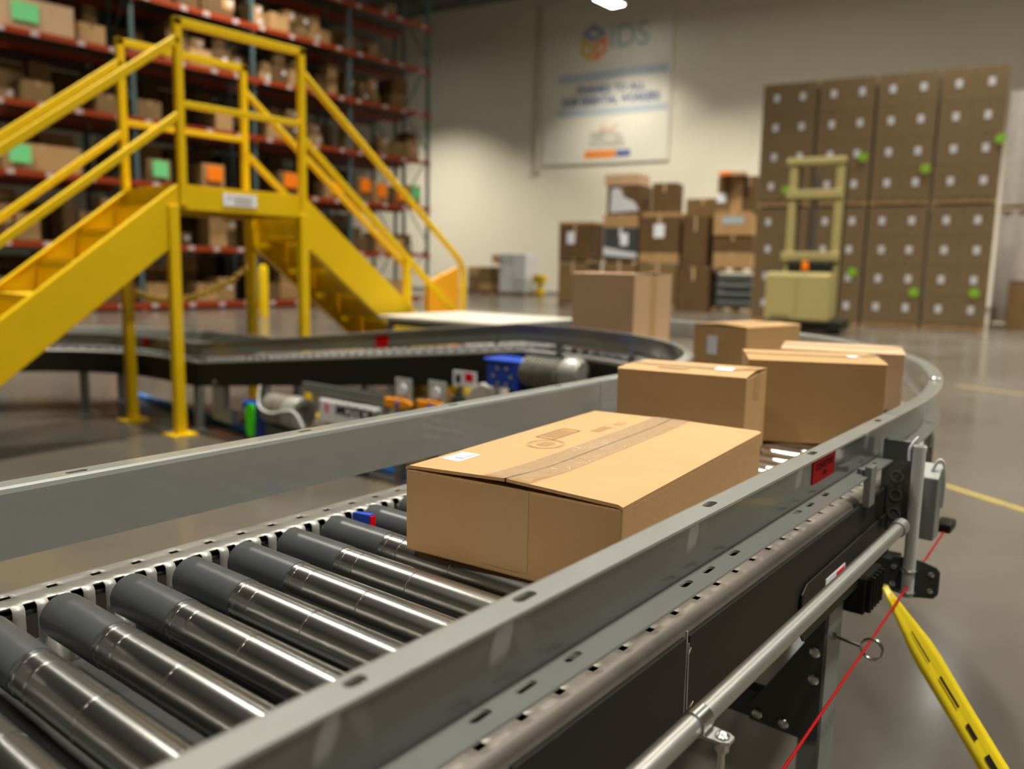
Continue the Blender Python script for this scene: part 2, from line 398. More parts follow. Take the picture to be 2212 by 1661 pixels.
# ---- section A: near straight run (u -.45 .. 1.80)
CV = .689
A = thing('roller_conveyor', 'near straight roller conveyor with grey guard rails and steel rollers', 'conveyor', CP(.7, CV, 0))
pathA = straight(CP(-.45, CV), CP(1.606, CV), 2)
g = G(); g.sweep(RAIL, shift(frames(pathA, 1), HWR)); farA = g.build('guard_rail', MT['rail'], A)
g = G(); g.sweep(RAIL, shift(frames(pathA, -1), HWR)); nearA = g.build('guard_rail', MT['rail'], A)
def slot(g, u, v, z, L, W, H):
    pts = []
    for i in range(12):
        a = math.pi*2*i/12; s = (L - W)/2*(1 if math.cos(a) > 0 else -1)
        pts.append(CP(u + s + W/2*math.cos(a), v + W/2*math.sin(a), z - H/2))
    g.prism(pts, (0, 0, H))
offA = wloc(A)
g = G()
for u in (-.19, .15, .318, .492, .831, 1.173, 1.521, 1.678): slot(g, u, .3675, ZT, .026 if u not in (.318, 1.678) else .018, .011, .012)
for u in (.157, .50, .843, 1.188, 1.53): slot(g, u, .370, ZB, .026, .008, .012)
for u in (.443, .568, .788, .916, 1.137, 1.26): slot(g, u, .3705, ZB, .024, .009, .012)
g.v = [p - offA for p in g.v]; 
for o_ in (nearA,):
    o_.parent = None; boolean_cut(o_, g); o_.parent = A
g = G()
for u in (.10, .44, .78, 1.12, 1.46): slot(g, u, 1.0125, ZT, .026, .010, .012)
g.v = [p - offA for p in g.v]
farA.parent = None; boolean_cut(farA, g); farA.parent = A

# pierced channels: quad grids with the punched cells left out
def grid_channel(name, us, rows, omit, mat, parent, thick=.0022):
    vs = []; fs = []; nr = len(rows)
    for u in us:
        for (v, z) in rows: vs.append(CP(u, v, z) - wloc(parent))
    for i in range(len(us) - 1):
        for j in range(nr - 1):
            if omit(i, j, (us[i] + us[i + 1])/2): continue
            fs.append((i*nr + j, i*nr + j + 1, (i + 1)*nr + j + 1, (i + 1)*nr + j))
    me = bpy.data.meshes.new(name); me.from_pydata(vs, [], fs); me.materials.append(mat)
    me.polygons.foreach_set('use_smooth', [True]*len(me.polygons)); me.set_sharp_from_angle(angle=math.radians(40))
    o = bpy.data.objects.new(name, me); COL.objects.link(o); o.parent = parent
    s = o.modifiers.new('solid', 'SOLIDIFY'); s.thickness = thick; s.offset = -1
    return o
st = .0254/4; us = [-.45 + st*i for i in range(int(2.26/st) + 1)]
rows = [(1.012, .655), (1.012, .763), (1.010, .767), (1.006, .769), (.994, .769), (.984, .769), (.974, .769), (.958, .769), (.953, .7675), (.9505, .764), (.950, .756), (.950, .746), (.950, .735), (.950, .727), (.950, .66)]
ph = .375
def om_far(i, j, u):
    a = ((u - ph - .0127) % .0508); hole = a < .0127
    b = ((u - ph) % .0254); pock = b < .0140
    if j == 4: return hole
    if 7 <= j <= 11: return pock
    if j == 12: return .003 < b < .011
    return False
grid_channel('side_channel', us, rows, om_far, MT['galv'], A)
pn = .0563; st2 = pn/5; us2 = [-.45 + st2*i for i in range(int(2.26/st2) + 1)]
rows2 = [(.412, .662), (.412, .763), (.410, .767), (.406, .769), (.398, .769), (.3875, .769), (.380, .7685), (.374, .7665), (.370, .763), (.368, .758), (.3675, .752), (.3675, .655)]
hole0 = 1.5264*.381
grid_channel('side_channel', us2, rows2, lambda i, j, u: j == 4 and ((u - hole0 + st2/2) % pn) < st2*1.02, MT['galvw'], A)
for v0, v1 in ((.376, .408), (.956, 1.008)):
    g = G(); g.box(CP(.68, (v0 + v1)/2, .757), (2.25, v1 - v0, .004), CYW); g.build('hole_shade_strip', MT['black2'], A)  # black strip standing in for the shade inside the punched holes
# black side covers on the near side, joined at u = .775
for a, b, zb in ((.470, .770, .667), (.7765, 1.86, .669)):
    g = G(); g.box(CP((a + b)/2, .3605, (zb + .7625)/2), (b - a, .006, .7625 - zb), CYW)
    g.build('side_cover', MT['black'], A, bevel=.0015)
g = G(); g.bar(CP(.7733, .3595, .668), CP(.7733, .3600, .768), .0022, .0022, up=cu); g.bar(CP(.776, .3572, .672), CP(.7735, .3572, .755), .0012, .0012, up=cu); g.bar(CP(.7765, .357, .672), CP(.792, .357, .681), .0012, .0012, up=cu)
g.bar(CP(.7735, .357, .742), CP(.780, .357, .748), .0010, .0010, up=cu)
g.build('cover_seam', MT['galv'], A)
g = G(); g.box(CP(.68, CV, .695), (2.2, .46, .012), CYW); g.build('belt_pan', MT['black2'], A)
for k in range(11):
    g = G(); g.box(CP(.02 + k*.2286, CV, .722), (.03, .48, .03), CYW); g.build('cross_tie', MT['darkgrey'], A)
nroll = [0]
for n in range(-10, 19):
    u = .375 + PITCH*n
    if u > 1.79: break
    add_roller(A, CP(u, CV, ZR), CYW)
# far-side little photo-eye wedge
t = thing('sensor_wedge', 'small blue wedge sensor with red face between two rollers', 'sensor', CP(.785, .9, .77))
g = G(); g.prism([CP(.782, .905, .770), CP(.782, .868, .770), CP(.782, .868, .789), CP(.782, .905, .786)], cu*.010); g.build('body', MT['blue'], t)
g = G(); g.prism([CP(.7825, .8675, .772), CP(.7915, .8675, .772), CP(.7915, .8675, .787), CP(.7825, .8675, .787)], -cv*.0015); g.build('lens', MT['red'], t)
# rail brackets
for (u, v) in ((1.44, .352), (.06, .352), (.06, 1.03), (1.70, 1.03)):
    g = G(); g.box(CP(u, v, .795), (.034, .012, .07), CYW); g.box(CP(u, v + (.02 if v < .6 else -.02), .8085), (.034, .05, .005), CYW); g.cyl(CP(u, v + (.014 if v < .6 else -.014), .814), CP(u, v + (.014 if v < .6 else -.014), .823), .008, n=6)
    g.build('rail_bracket', MT['grey'], A, bevel=.002)
# support with gusset under the near run
def channel_leg(parent, u, v, s, ztop):
    g = G(); g.box(CP(u, v + s*.017, ztop/2), (.004, .034, ztop), CYW); g.box(CP(u + .038, v, ztop/2), (.076, .004, ztop), CYW); g.box(CP(u + .076, v + s*.017, ztop/2), (.004, .034, ztop), CYW); g.box(CP(u + .04, v + s*.02, .004), (.14, .12, .008), CYW)
    o = g.build('leg', MT['grey'], parent); return o
for u in (1.33, -.25):
    for v, s_ in ((.372, 1), (1.006, -1)): channel_leg(A, u, v, s_, .662)
    g = G(); g.box(CP(u + .02, CV, .395), (.03, .56, .05), CYW); g.build('cross_brace', MT['darkgrey'], A)
    for sg in (1, -1):
        pl = [(.372, .62), (.404, .60), (.405, .54), (.433, .494), (.489, .402), (.490, .373), (.392, .370), (.372, .376)]
        g = G(); g.prism([CP(u - .004, v if sg > 0 else 2*CV - v, z) for v, z in pl], -cu*.005); gus = g.build('gusset', MT['darkgrey'], A, bevel=.001)
        for (v, z) in ((.386, .53), (.385, .483), (.475, .389), (.429, .388)):
            g = G(); g.lathe([(0, .0095), (.003, .0095), (.006, .007), (.0075, .0001)], CP(u - .009, v if sg > 0 else 2*CV - v, z), -cu, 14); g.build('bolt', MT['chrome'], gus, smooth=True)
g = G(); g.box(CP(1.368, .3695, .20), (.012, .004, .02), CYW); g.build('leg_slot', MT['black2'], A)
# drive cover with warning label behind the pipe
g = G(); g.prism([CP(u, .3565, z) for u, z in ((1.13, .640), (1.13, .697), (1.15, .708), (1.62, .715), (1.62, .62), (1.15, .62))], -cv*.004); mc = g.build('drive_cover', MT['black'], A, bevel=.002)
g = G(); g.box(CP(1.281, .3520, .672), (.096, .001, .036), CYW); lb = g.build('warning_label', MT['paper'], mc)
g = G(); g.box(CP(1.304, .3512, .676), (.038, .001, .022), CYW); g.build('warning_patch', MT['red'], mc)
g = G(); g.prism([CP(u, .3510, z) for u, z in ((1.245, .661), (1.264, .661), (1.2545, .683))], -cv*.0006); g.build('warning_symbol', MT['black'], mc)
# finned drive module below the bed
g = G(); g.box(CP(1.47, .37, .605), (.10, .06, .065), CYW)
for k in range(5): g.box(CP(1.432 + k*.018, .337, .605), (.006, .012, .06), CYW)
g.build('drive_module', MT['black'], A, bevel=.003)

# ---- section B: 90 degree curve
B = thing('curve_conveyor', 'curved roller conveyor section carrying the far cartons', 'conveyor', CP(2.9, 1.1, 0))
pathB = arc(CC, RM, -math.pi/2, 0, 40)
hB = [0] + [.016*min(1, i/10) for i in range(41)]; pathBr = [(CP(1.6085, CV), cu.copy())] + pathB
g = G(); g.sweep(RAIL, shift(frames(pathBr, 1), HWR)); g.build('guard_rail', MT['rail'], B, smooth=True, ang=25)
g = G(); g.sweep(RAIL, shift(frames(pathBr, -1), HWR, hB)); g.build('guard_rail', MT['rail'], B, smooth=True, ang=25)
for s in (1, -1):
    g = G(); g.sweep(CHAN, shift(frames(pathB, s), HWC)); g.build('side_channel', MT['galv'], B, smooth=True, ang=25)
    g = G(); g.sweep(PANEL, shift(frames(pathB, s), HWC)); g.build('side_cover', MT['black'], B, smooth=True, ang=25)
NB_ = 31
for k in range(NB_):
    a = -math.pi/2 + (k + .5)/NB_*math.pi/2
    add_roller(B, CP(CC[0] + RM*math.cos(a), CC[1] + RM*math.sin(a), ZR), CYW + a + math.pi/2)
g = G(); g.sweep([(-.25, .70), (.25, .70), (.25, .71), (-.25, .71)], frames(pathB, 1)); g.build('belt_pan', MT['black2'], B)
for a in (-.72, -.15):
    for r in (1.23, 1.79): leg(B, CP(CC[0] + r*math.cos(a), CC[1] + r*math.sin(a)), .66)
for a in (-1.45, -.95, -.5, -.1):
    for r, h in ((1.19, 0), (1.832, .016)):
        g = G(); P = CP(CC[0] + r*math.cos(a), CC[1] + r*math.sin(a), .79); g.box(P, (.016, .03, .06), CYW + a); g.build('rail_bracket', MT['grey'], B)
for a in (-1.38, -1.2): 
    g = G(); P = CP(CC[0] + 1.832*math.cos(a), CC[1] + 1.832*math.sin(a), ZT + .008); g.lathe([(0, .013), (.003, .013), (.006, .009), (.007, .0001)], P, UP, 12); g.build('bolt', MT['chrome'], B, smooth=True)

# ---- section C: declining run away from the curve, D: low level run bending left under the stairs
UC = CC[0] + RM; ZD = .292
Cc = thing('decline_conveyor', 'declining roller conveyor running away below the yellow stairs', 'conveyor', CP(UC, 3.6, 0))
D = thing('lower_conveyor', 'low roller conveyor bending left behind the stair posts', 'conveyor', CP(UC - .3, 6, 0))
pC = [(CP(UC, 2.2, 0), cv.copy()), (CP(UC, 2.3, 0), cv.copy())] + [(CP(UC, 2.3 + 2.75*i/6, -ZD*i/6), cv.copy()) for i in range(1, 7)]
pD = [(CP(UC, 5.05, -ZD), cv.copy()), (CP(UC, 5.6, -ZD), cv.copy())] + arc((1.8, 5.6), UC - 1.8, 0, 1.5, 20, -ZD)[1:]
for root, pth, sm in ((Cc, pC, False), (D, pD, True)):
    for s in (1, -1):
        g = G(); g.sweep(RAIL, shift(frames(pth, s), HWR)); g.build('guard_rail', MT['rail'], root, smooth=sm, ang=25)
        g = G(); g.sweep(CHAN, shift(frames(pth, s), HWC)); g.build('side_channel', MT['galv'], root, smooth=sm, ang=25)
        pan = [(.023, ZF - .165), (.023, ZF - .012), (.028, ZF - .012), (.028, ZF - .165)]
        g = G(); g.sweep(pan, shift(frames(pth, s), HWC)); g.build('side_cover', MT['black'], root, smooth=sm, ang=25)
    g = G(); g.sweep([(-.25, .70), (.25, .70), (.25, .71), (-.25, .71)], frames(pth, 1)); g.build('belt_pan', MT['black2'], root)
for k in range(37):
    v = 2.25 + k*PITCH; dz = -max(0, v - 2.3)/2.75*ZD
    add_roller(Cc, CP(UC, v, ZR + dz), CYW + math.pi/2)
for k in range(7): add_roller(D, CP(UC, 5.09 + k*PITCH, ZR - ZD), CYW + math.pi/2)
for k in range(24):
    a = (k + .5)*.062; add_roller(D, CP(1.8 + (UC - 1.8)*math.cos(a), 5.6 + (UC - 1.8)*math.sin(a), ZR - ZD), CYW + a + math.pi/2)
for v, zz in ((2.55, .62), (4.0, .47)):
    for s in (-.27, .27): leg(Cc, CP(UC + s, v), zz)
for v in (5.0,):
    for s in (-.27, .27): leg(D, CP(UC + s, v + .1), .36)
for a in (.6, 1.3):
    for r in (1.27, 1.79): leg(D, CP(1.8 + r*math.cos(a), 5.6 + r*math.sin(a)), .36)
g = G(); g.box(CP(3.03, 4.80, .24), (.05, .14, .26), CYW); g.box(CP(3.03, 4.70, .15), (.05, .12, .10), CYW); g.cyl(CP(2.99, 4.82, .36), CP(3.05, 4.82, .36), .02); g.build('leg_bracket', MT['grey'], Cc, bevel=.01)
# red stickers
def sticker(parent, name, pts, n, mat, t=.0012):
    g = G(); g.prism([V(p) for p in pts], V(n)*t); return g.build(name, mat, parent)
sl = setp(sticker(A, 'red_label', [CP(u, .3805, z) for u, z in ((1.222, .834), (1.327, .834), (1.329, .889), (1.242, .889), (1.242, .876), (1.222, .876))], -cv, MT['red']), 'red conveyor label on the near guard rail')
place_text('lettering', 'CONVEYOR', .0155, MT['black'], A, CP(1.275, .3788, .858), cu, UP)
place_text('lettering', '110', .0125, MT['black'], A, CP(1.275, .3788, .845), cu, UP)
setp(sticker(Cc, 'red_label', [CP(3.0235 - .0, v, z) for v, z in ((3.30, .697), (3.20, .708), (3.20, .780), (3.30, .769))], -cu, MT['red']), 'red label on the declining guard rail')
setp(sticker(D, 'red_label', [CP(3.006, v, z) for v, z in ((5.74, .545), (5.66, .545), (5.66, .592), (5.74, .592))], -cu, MT['red']), 'red label on the low guard rail')

# ---- handle pipe, clamp, upright tube and junction box on the near side
t = thing('handle_pipe', 'long round aluminium pipe along the near conveyor side', 'pipe', CP(.9, .30, .71))
g = G(); g.cyl(CP(-.1, .30, .732), CP(1.425, .30, .732), .0108, n=24); g.cyl(CP(1.425, .30, .732), CP(1.455, .30, .732), .0135, n=18); g.build('tube', MT['alu'], t, smooth=True)
g = G()
uc = .676; g.lathe([(-.011, .0110), (-.011, .0128), (.011, .0128), (.011, .0110)], CP(uc, .30, .732), cu, 24)
cl = g.build('pipe_clamp', MT['chrome'], t, smooth=True, ang=30)
g = G(); g.prism([CP(uc + a, v, .7225) for a, v in ((-.011, .292), (.011, .292), (.010, .272), (.006, .265), (-.006, .265), (-.010, .272))], UP*.0035); g.build('clamp_ear', MT['chrome'], cl)
g = G(); g.lathe([(0, .0068), (.002, .0068), (.005, .004), (.006, .0001)], CP(uc, .274, .7255), UP, 14); g.cyl(CP(uc, .274, .692), CP(uc, .274, .724), .0032, n=10); g.cyl(CP(uc, .274, .712), CP(uc, .274, .720), .0065, n=6)
g.build('clamp_bolt', MT['chrome'], cl, smooth=True)
for u in (-.05, .15):
    g = G(); g.box(CP(u, .330, .7155), (.03, .066, .006), CYW); g.build('standoff', MT['grey'], t)
t = thing('upright_tube', 'short vertical grey tube clamped to the conveyor corner', 'tube', CP(1.56, .303, .57))
g = G(); g.lathe([(.0, .0001), (0, .0105), (.277, .0105), (.277, .0083), (.262, .0083), (.262, .0001)], CP(1.56, .303, .574), UP, 22); g.build('tube', MT['ltgrey'], t, smooth=True)
g = G(); pl = [(.333, .572), (.337, .58), (.337, .632), (.331, .640), (.285, .640), (.262, .634), (.255, .626), (.255, .585), (.262, .575), (.30, .568)]
g.prism([CP(1.5735, v, z) for v, z in pl], cu*.005); pb = g.build('clamp_plate', MT['darkgrey'], t, bevel=.0015)
for z in (.584, .624):
    pts = [CP(1.56 - .0125*math.sin(a), .303 + .0125*math.cos(a), z) for a in [math.pi*i/8 for i in range(9)]]
    g = G(); g.tube([pts[0] + cu*.02] + pts + [pts[-1] + cu*.02], .0022, 8); g.build('u_bolt', MT['chrome'], pb, smooth=True)
for v, z in ((.268, .620), (.268, .590), (.330, .620), (.330, .588)):
    g = G(); g.lathe([(0, .0055), (.004, .0055), (.006, .003), (.0065, .0001)], CP(1.5735, v, z), -cu, 6); g.build('bolt', MT['chrome'], pb)
g = G(); g.box(CP(1.60, .345, .606), (.05, .03, .05), CYW); g.build('plate_arm', MT['darkgrey'], t)
t = thing('junction_box', 'grey electrical junction box behind the vertical tube', 'box', CP(1.67, .30, .68))
g = G(); g.prism([CP(1.60, .276, .672), CP(1.645, .276, .672), CP(1.645, .276, .808), CP(1.60, .276, .788)], cv*.036); g.build('housing', MT['grey'], t, bevel=.003)
g = G(); g.box(CP(1.60, .345, .765), (.02, .05, .17), CYW); g.build('mounting_plate', MT['grey2'], t)
for z in (.715, .750, .785):
    g = G(); g.lathe([(0, .011), (.002, .011), (.002, .009), (0, .009)], CP(1.588, .342, z), -cu, 14); g.build('knockout', MT['grey'], t, smooth=True)
g = G(); g.box(CP(1.86, .30, .635), (.06, .03, .02), CYW); g.box(CP(1.82, .31, .645), (.05, .012, .012), CYW); setp(g.build('cord_bracket', MT['black'], None, bevel=.004), 'small black bracket holding the far end of the red cord', 'bracket')
t = thing('grey_cable', 'pale grey cable curling out of the junction box', 'cable', CP(1.7, .3, .73))
def smooth_pts(p, n=6):
    out = []
    for i in range(len(p) - 1):
        a = p[max(i - 1, 0)]; b = p[i]; c = p[i + 1]; d = p[min(i + 2, len(p) - 1)]
        for k in range(n):
            s = k/n; out.append(.5*((2*b) + (c - a)*s + (2*a - 5*b + 4*c - d)*s*s + (3*b - a - 3*c + d)*s**3))
    out.append(p[-1]); return out
g = G(); g.tube(smooth_pts([CP(1.62, .292, .795), CP(1.625, .282, .818), CP(1.63, .273, .805), CP(1.63, .271, .76), CP(1.63, .272, .73)]), .0028, 8); g.build('cable', MT['ltgrey'], t, smooth=True)
g = G(); g.tube(smooth_pts([CP(1.548, .317, .825), CP(1.546, .317, .845), CP(1.55, .311, .860), CP(1.555, .306, .868)]), .0022, 8); g.build('cable_tie', MT['paper'], t, smooth=True)
# red pull cord through the eye bolt, yellow tape
t = thing('eye_bolt', 'steel eye bolt screwed into the conveyor leg', 'bolt', CP(1.42, .36, .55))
eC = CP(1.335, .302, .556)
g = G(); g.tube([eC + cv*(.0165*math.cos(a)) + UP*(.0165*math.sin(a)) for a in [2*math.pi*i/24 for i in range(24)]], .0028, 8, closed=True); g.tube([eC + cv*.017, CP(1.345, .372, .557)], .0028, 8); g.build('eye', MT['chrome'], t, smooth=True)
g = G(); g.lathe([(0, .007), (.006, .007)], CP(1.344, .362, .5568), cv, 6); g.build('nut', MT['chrome'], t)
g = G(); g.tube([CP(1.85, .297, .630), CP(1.335, .305, .570), CP(.92, .297, .557), CP(-.3, .297, .545)], .0021, 8)
setp(g.build('pull_cord', MT['cord'], None, smooth=True), 'thin red pull cord stretched through the eye bolt', 'cord')
t = thing('caution_tape', 'strip of yellow caution tape hanging from the clamp plate', 'tape', CP(1.55, .27, 0))
a0 = CP(1.50, .328, .604); b0 = CP(1.525, -.092, .004)
g = G(); gk = G(); ax = (b0 - a0).normalized(); sd = ax.cross(-f2).normalized(); nn = sd.cross(ax).normalized()
NS = 26; fr = []
for i in range(NS + 1):
    s = i/NS; wv = .024*(.25 + .75*min(1, s*6)); tw = .5*math.sin(s*5) + (1.0 - min(1, s*6))*.8
    P = a0.lerp(b0, s); sx = sd*math.cos(tw*.5) + nn*math.sin(tw*.5); nx = ax.cross(sx)*-1
    fr.append((P, sx, nx, wv))
def ribbon(g, cols):
    n = len(cols); ps = []; fs = []
    for (P, sx, nx, wv) in fr:
        for (a, b) in cols: ps.append(P + sx*(a*wv) + nx*(b*wv))
    for k in range(NS):
        for i in range(n - 1): fs.append((k*n + i, k*n + i + 1, (k + 1)*n + i + 1, (k + 1)*n + i))
    g.add(ps, fs)
ribbon(g, [(-1, 0), (-.5, .12), (-.05, .02), (.05, .02), (.5, .14), (1, 0)])
o = g.build('ribbon', MT['tapey'], t, smooth=True, ang=60); md = o.modifiers.new('solid', 'SOLIDIFY'); md.thickness = .0006
for (s0, s1, off, wd_) in ((.12, .22, .1, .12), (.25, .34, .0, .2), (.37, .42, .1, .3), (.46, .49, .05, .45), (.52, .62, .1, .12), (.66, .70, 0, .4), (.74, .86, .1, .15)):
    gk = G(); k0 = int(s0*NS); k1 = max(k0 + 1, int(s1*NS)); ps = []; fs = []
    for k in range(k0, k1 + 1):
        P, sx, nx, wv = fr[k]; ps += [P + sx*((off - wd_/2)*wv) + nx*(.14*wv + .0012), P + sx*((off + wd_/2)*wv) + nx*(.14*wv + .0012)]
    for k in range(k1 - k0): fs.append((2*k, 2*k + 1, 2*k + 3, 2*k + 2))
    gk.add(ps, fs); gk.build('black_print', MT['black'], t)

# ================================================================== cartons on the conveyor
def carton(label, L, W, H, u, v, z0, th, seam='x', mat='card', group='cartons riding on the conveyor', tape_ends=True, tw=.055, tall_tape=.05):
    """L along local x, W along local y, flaps meet along the seam axis"""
    P = CP(u, v, z0); t = thing('carton', label, 'box', P, group, CYW + th)
    ft = .004; g = G()
    g.box((0, 0, (H - ft)/2), (L, W, H - ft)); me = g.mesh('body', MT[mat])
    b = obj('body', me, t); md = b.modifiers.new('bevel', 'BEVEL'); md.width = .0025; md.segments = 2
    for s in (1, -1):
        g = G(); gap = .0012
        nseg = 10; a, c = (L, W) if seam == 'x' else (W, L)
        top = []; 
        for i in range(nseg + 1):
            x = -a/2 + a*i/nseg
            lift = .0062*math.exp(-((x + a/2)/(.12*a))**2) + .002*math.exp(-((x - a/2)/(.10*a))**2)
            row = []
            for j, f in enumerate((gap, .5*c/2, c/2 - .006, c/2)):
                zz = H - ft + .0005 + lift*(1 - f/(c/2)) ; row.append((x, s*f, zz - (.002 if j == 3 else 0)))
            top.append(row)
        ps = []; fs = []
        for row in top:
            for p in row: ps.append(p)
        for row in top:
            for p in row: ps.append((p[0], p[1], p[2] + ft))
        m = 4; N = (nseg + 1)*m
        for i in range(nseg):
            for j in range(m - 1):
                q = (i*m + j, i*m + j + 1, (i + 1)*m + j + 1, (i + 1)*m + j); fs.append(q); fs.append(tuple(k + N for k in q[::-1]))
            for j in (0, m - 1): fs.append((i*m + j, (i + 1)*m + j, (i + 1)*m + j + N, i*m + j + N))
        for i in (0, nseg):
            for j in range(m - 1): fs.append((i*m + j, i*m + j + 1, i*m + j + 1 + N, i*m + j + N))
        if seam == 'y': ps = [(-p[1], p[0], p[2]) for p in ps]
        g.add(ps, fs); obj('flap', g.mesh('flap', MT[mat], smooth=True, ang=40), t)
    # tape: over the seam and down both ends
    a, c = (L, W) if seam == 'x' else (W, L)
    g = G(); nx = 36; ps = []; fs = []; rnd = random.Random(int(u*1000))
    for i in range(nx + 1):
        x = -a/2 - .001 + (a + .002)*i/nx; e = math.exp(-((x + a/2)/.035)**2)
        for j, f in enumerate((-tw/2, -tw/4, 0, tw/4, tw/2)):
            l = .0062*math.exp(-((x + a/2)/(.12*a))**2) + .002*math.exp(-((x - a/2)/(.10*a))**2)
            zz = H + .0012 + l - (.0003 if j == 2 else 0) + rnd.uniform(0, .003)*e
            ps.append((x, f + (rnd.uniform(-.003, .003)*e if j in (0, 4) else 0), zz))
    for i in range(nx):
        for j in range(4): fs.append((i*5 + j, i*5 + j + 1, (i + 1)*5 + j + 1, (i + 1)*5 + j))
    if seam == 'y': ps = [(-p[1], p[0], p[2]) for p in ps]
    g.add(ps, fs); o = obj('tape', g.mesh('tape', MT['tape'], smooth=True, ang=60), t)
    gs = G(); ps = []; fs = []
    for i in range(nx + 1):
        x = -a/2 + a*i/nx; l = .0062*math.exp(-((x + a/2)/(.12*a))**2) + .002*math.exp(-((x - a/2)/(.10*a))**2)
        ps += [(x, -.0018, H + l + .0006), (x, .0018, H + l + .0006)]
    fs = [(2*i, 2*i + 1, 2*i + 3, 2*i + 2) for i in range(nx)]
    if seam == 'y': ps = [(-p[1], p[0], p[2]) for p in ps]
    gs.add(ps, fs); obj('seam_gap', gs.mesh('seam_gap', MT['cardin']), t)
    for s in (-1, 1):
        g = G(); xe = s*(a/2 + .0002)
        if seam == 'x': g.box((xe, 0, H - tall_tape/2 - .004), (.0006, tw, tall_tape))
        else: g.box((0, xe, H - tall_tape/2 - .004), (tw, .0006, tall_tape))
        obj('end_tape', g.mesh('end_tape', MT['tapedull']), t)
    return t
def cardlabel(t, x, y, z, sx, sy, rz=0, mat='paper', name='shipping_label', up='z'):
    g = G()
    if up == 'z': g.box((x, y, z), (sx, sy, .0006), rz)
    elif up == '-x': g.box((x, y, z), (.0006, sx, sy))
    elif up == '-y': g.box((x, y, z), (sx, .0006, sy))
    return obj(name, g.mesh(name, MT[mat]), t)
H1 = .112
b1 = carton('flat brown carton nearest the camera, white label and clear tape on top', .515, .305, H1, .995, .607, .7842, .09, tall_tape=.1, tw=.066)
lb = cardlabel(b1, -.180, .122, H1 + .0012, .048, .030, -.05); cardlabel(b1, -.176, .118, H1 + .0020, .030, .012, -.05, 'barcode', 'barcode')
g = G(); fx, fy, fz = .035, .095, H1 + .0010      # printed frame, lines and round stamp
for (dx, dy, sx, sy) in ((0, .0155, .082, .0016), (0, -.0155, .082, .0016), (-.041, 0, .0016, .031), (.041, 0, .0016, .031)): g.box((fx + dx, fy + dy, fz), (sx, sy, .0004))
obj('printed_frame', g.mesh('printed_frame', MT['ink']), b1)
g = G()
for k in range(5): g.box((fx, fy - .010 + k*.005, fz), (.064, .0018, .0004))
for k in range(3): g.box((fx + .075 + .0, fy - .030 - k*.006, fz), (.05, .0022, .0004))
for k in range(3): g.box((fx + .135, fy - .034 - k*.006, fz), (.03, .0018, .0004))
obj('printed_lines', g.mesh('printed_lines', MT['ink2']), b1)
g = G()
for R_ in (.032, .028, .016):
    pts = [(fx - .075 + R_*math.cos(2*math.pi*i/28), fy - .022 + R_*.82*math.sin(2*math.pi*i/28), fz) for i in range(28)]
    n0 = len(g.v); ps = []
    for i in range(28):
        c = V((fx - .075, fy - .022, fz)); p = V(pts[i]); ps += [p, c + (p - c)*(1 - .0014/R_)]
    g.add(ps, [(2*i, 2*i + 1, (2*i + 3) % 56, (2*i + 2) % 56) for i in range(28)])
for k in range(3): g.box((fx - .075, fy - .028 + k*.006, fz), (.024, .0022, .0003))
obj('round_stamp', g.mesh('round_stamp', MT['ink2']), b1)
b2 = carton('taller brown carton just behind the flat one, label by its right corner', .19, .262, .166, 1.566, .745, .7842, .17, seam='y', tw=.048)
cardlabel(b2, .0, -.065, .1680, .05, .035, .1); cardlabel(b2, -.04, .03, .1676, .03, .06, 0, 'ink2', 'printed_patch')
b3 = carton('wide brown carton by the near rail with white label at its top corner', .23, .281, .179, 1.870, .607, .7842, .45, seam='y', mat='card2', tw=.048)
cardlabel(b3, .0, -.105, .1815, .035, .05, .1)
carton('brown carton half hidden behind the wide one at the curve', .25, .315, .156, 2.425, .70, .7842, .30, seam='y', mat='card5')
b4 = carton('squat brown carton turned corner-on in the curve, small label on its left face', .363, .235, .166, 2.86 + .1815*.98 + .1175*.1987, 1.159 - .1815*.1987 + .1175*.98, .7842, -.2, seam='x', mat='card2')
cardlabel(b4, -.1822, .03, .090, .045, .07, 0, 'paper2', 'shipping_label', '-x')
b5 = carton('tall square brown carton standing farthest along the conveyor', .342, .32, .347, 3.12 + .171, 1.777 + .16, .7842, 0, seam='y', mat='card5', tall_tape=.33)
# ================================================================== yellow crossover stairs
ST = thing('crossover_stairs', 'yellow steel crossover stairs bridging the conveyor', 'stairs', (3.2, 5.5, 0))
YN, YF = 5.137, 5.853
Y_ = V((0, 1, 0))
def yb(name, p0, p1, a=.05, b=.05): return G().bar(p0, p1, a, b).build(name, MT['yellow'], ST, bevel=.005)
for (x, y) in ((2.672, YN), (3.668, YN), (2.690, YF), (3.682, YF)):
    yb('leg', (x, y, 0), (x, y, 1.5), .066, .066)
    g = G(); g.box((x, y, .006), (.17, .17, .012)); 
    for sx in (-.06, .06): g.cyl((x + sx, y - .06, .01), (x + sx, y - .06, .025), .009, n=6)
    g.build('foot_plate', MT['yellow'], ST)
xl, xr = 2.715, 3.68
for y, s in ((YN, -1), (YF, 1)):
    g = G(); g.box(((xl + xr)/2, y, 1.555), (xr - xl, .012, .15)); g.box(((xl + xr)/2, y - s*.02, 1.627), (xr - xl, .05, .008)); g.box(((xl + xr)/2, y - s*.02, 1.483), (xr - xl, .05, .008)); g.build('platform_beam', MT['yellow'], ST)
for x in (xl, xr):
    g = G(); g.box((x, (YN + YF)/2, 1.555), (.012, YF - YN, .15)); g.build('platform_beam', MT['yellow'], ST)
g = G(); g.box(((xl + xr)/2, (YN + YF)/2, 1.632), (xr - xl, YF - YN, .012)); g.build('platform_deck', MT['yellow'], ST)
for k in range(3):
    g = G(); g.box((xl + .24*(k + 1), (YN + YF)/2, 1.58), (.04, YF - YN - .03, .09)); g.build('deck_joist', MT['yellow'], ST)
